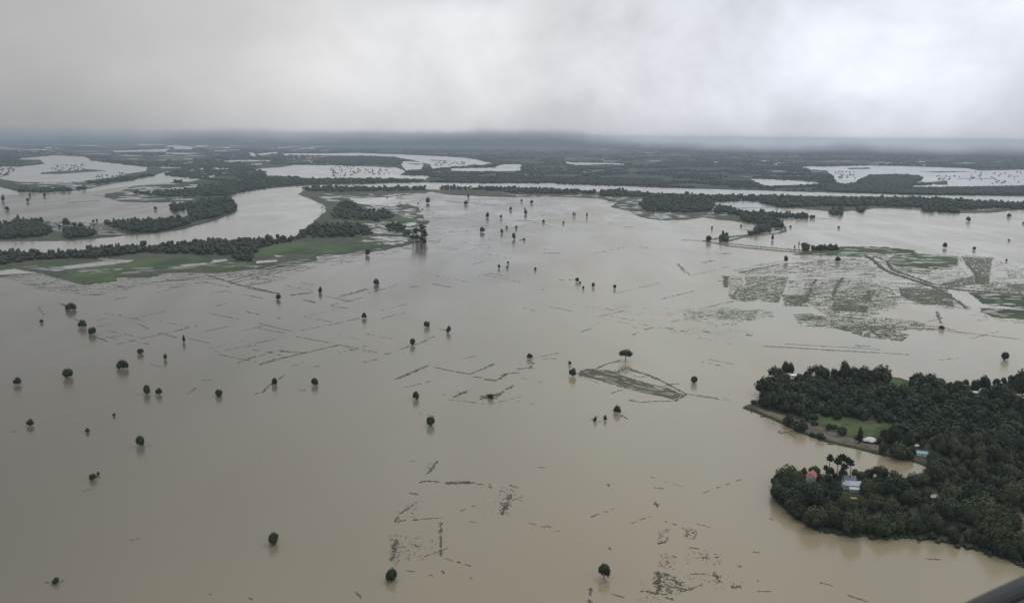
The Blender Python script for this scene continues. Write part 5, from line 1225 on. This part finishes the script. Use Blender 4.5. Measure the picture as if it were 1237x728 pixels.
# ------------------------------------------------------------------ the aircraft's own sill at the lower right
M_hull = plain_mat('hull_paint', (.03, .036, .042), .45, .1, 3, .4); M_lip = plain_mat('lip_rubber', (.028, .034, .034), .6, .1, 3, .3); M_band = plain_mat('brushed_band', (.05, .056, .064), .6, .15, 4, .3)
def near(px, py, d): return Vector((0, 0, ALT)) + ray(px, py) * d
A_, B_ = near(1158, 742, 2.0), near(1308, 673, 2.0)
ax_ = (B_ - A_).normalized(); n_up = (up - ax_ * up.dot(ax_)).normalized(); n_out = ax_.cross(n_up).normalized()
if n_out.dot(fwd) > 0: n_out = -n_out        # towards the cabin
t = empty('aircraft_sill', A_); tag(t, 'dark rounded sill of the aircraft cutting the bottom right corner', 'aircraft part')
def sweep(name, prof, mat):
    vs_, fs = [], []; n = 24; k = len(prof)
    for i in range(n + 1):
        u = i / n; s_ = -.35 + 1.1 * u
        sag = -.18 * (s_ - .12) ** 2
        for (a, b) in prof:
            v = ax_ * s_ + n_up * (b + sag) + n_out * a; vs_.append(tuple(v))
    for i in range(n):
        for j in range(k): fs.append([i * k + j, i * k + (j + 1) % k, (i + 1) * k + (j + 1) % k, (i + 1) * k + j])
    fs += [list(range(k))[::-1], [n * k + j for j in range(k)]]
    link(name, mesh(name, vs_, fs, mat, False), t)
sweep('outer_lip', [(-.03 + .03 * math.cos(a), -.024 + .024 * math.sin(a)) for a in np.linspace(-math.pi, math.pi, 15)[:-1]], M_lip)
sweep('trim_band', [(.001, -.030), (.006, -.026), (.014, -.034), (.016, -.060), (.003, -.058)], M_band)
sweep('inner_panel', [(.002, -.057), (.014, -.061), (.030, -.085), (.04, -.5), (.0, -.5)], M_hull)

# ------------------------------------------------------------------ air
vs_, fs = [], []; bx(vs_, fs, -28500, 28500, -28500, 28500, -3.0, 345.0)
mt = bpy.data.materials.new('haze'); mt.use_nodes = True; nt = mt.node_tree; nt.nodes.clear()
pv = nt.nodes.new('ShaderNodeVolumePrincipled'); pv.inputs['Color'].default_value = (.54, .635, .725, 1); pv.inputs['Density'].default_value = 3.5e-5; pv.inputs['Anisotropy'].default_value = .0
mo = nt.nodes.new('ShaderNodeOutputMaterial'); nt.links.new(pv.outputs[0], mo.inputs['Volume'])
tag(link('haze', mesh('haze', vs_, fs, mt)), kind='stuff')
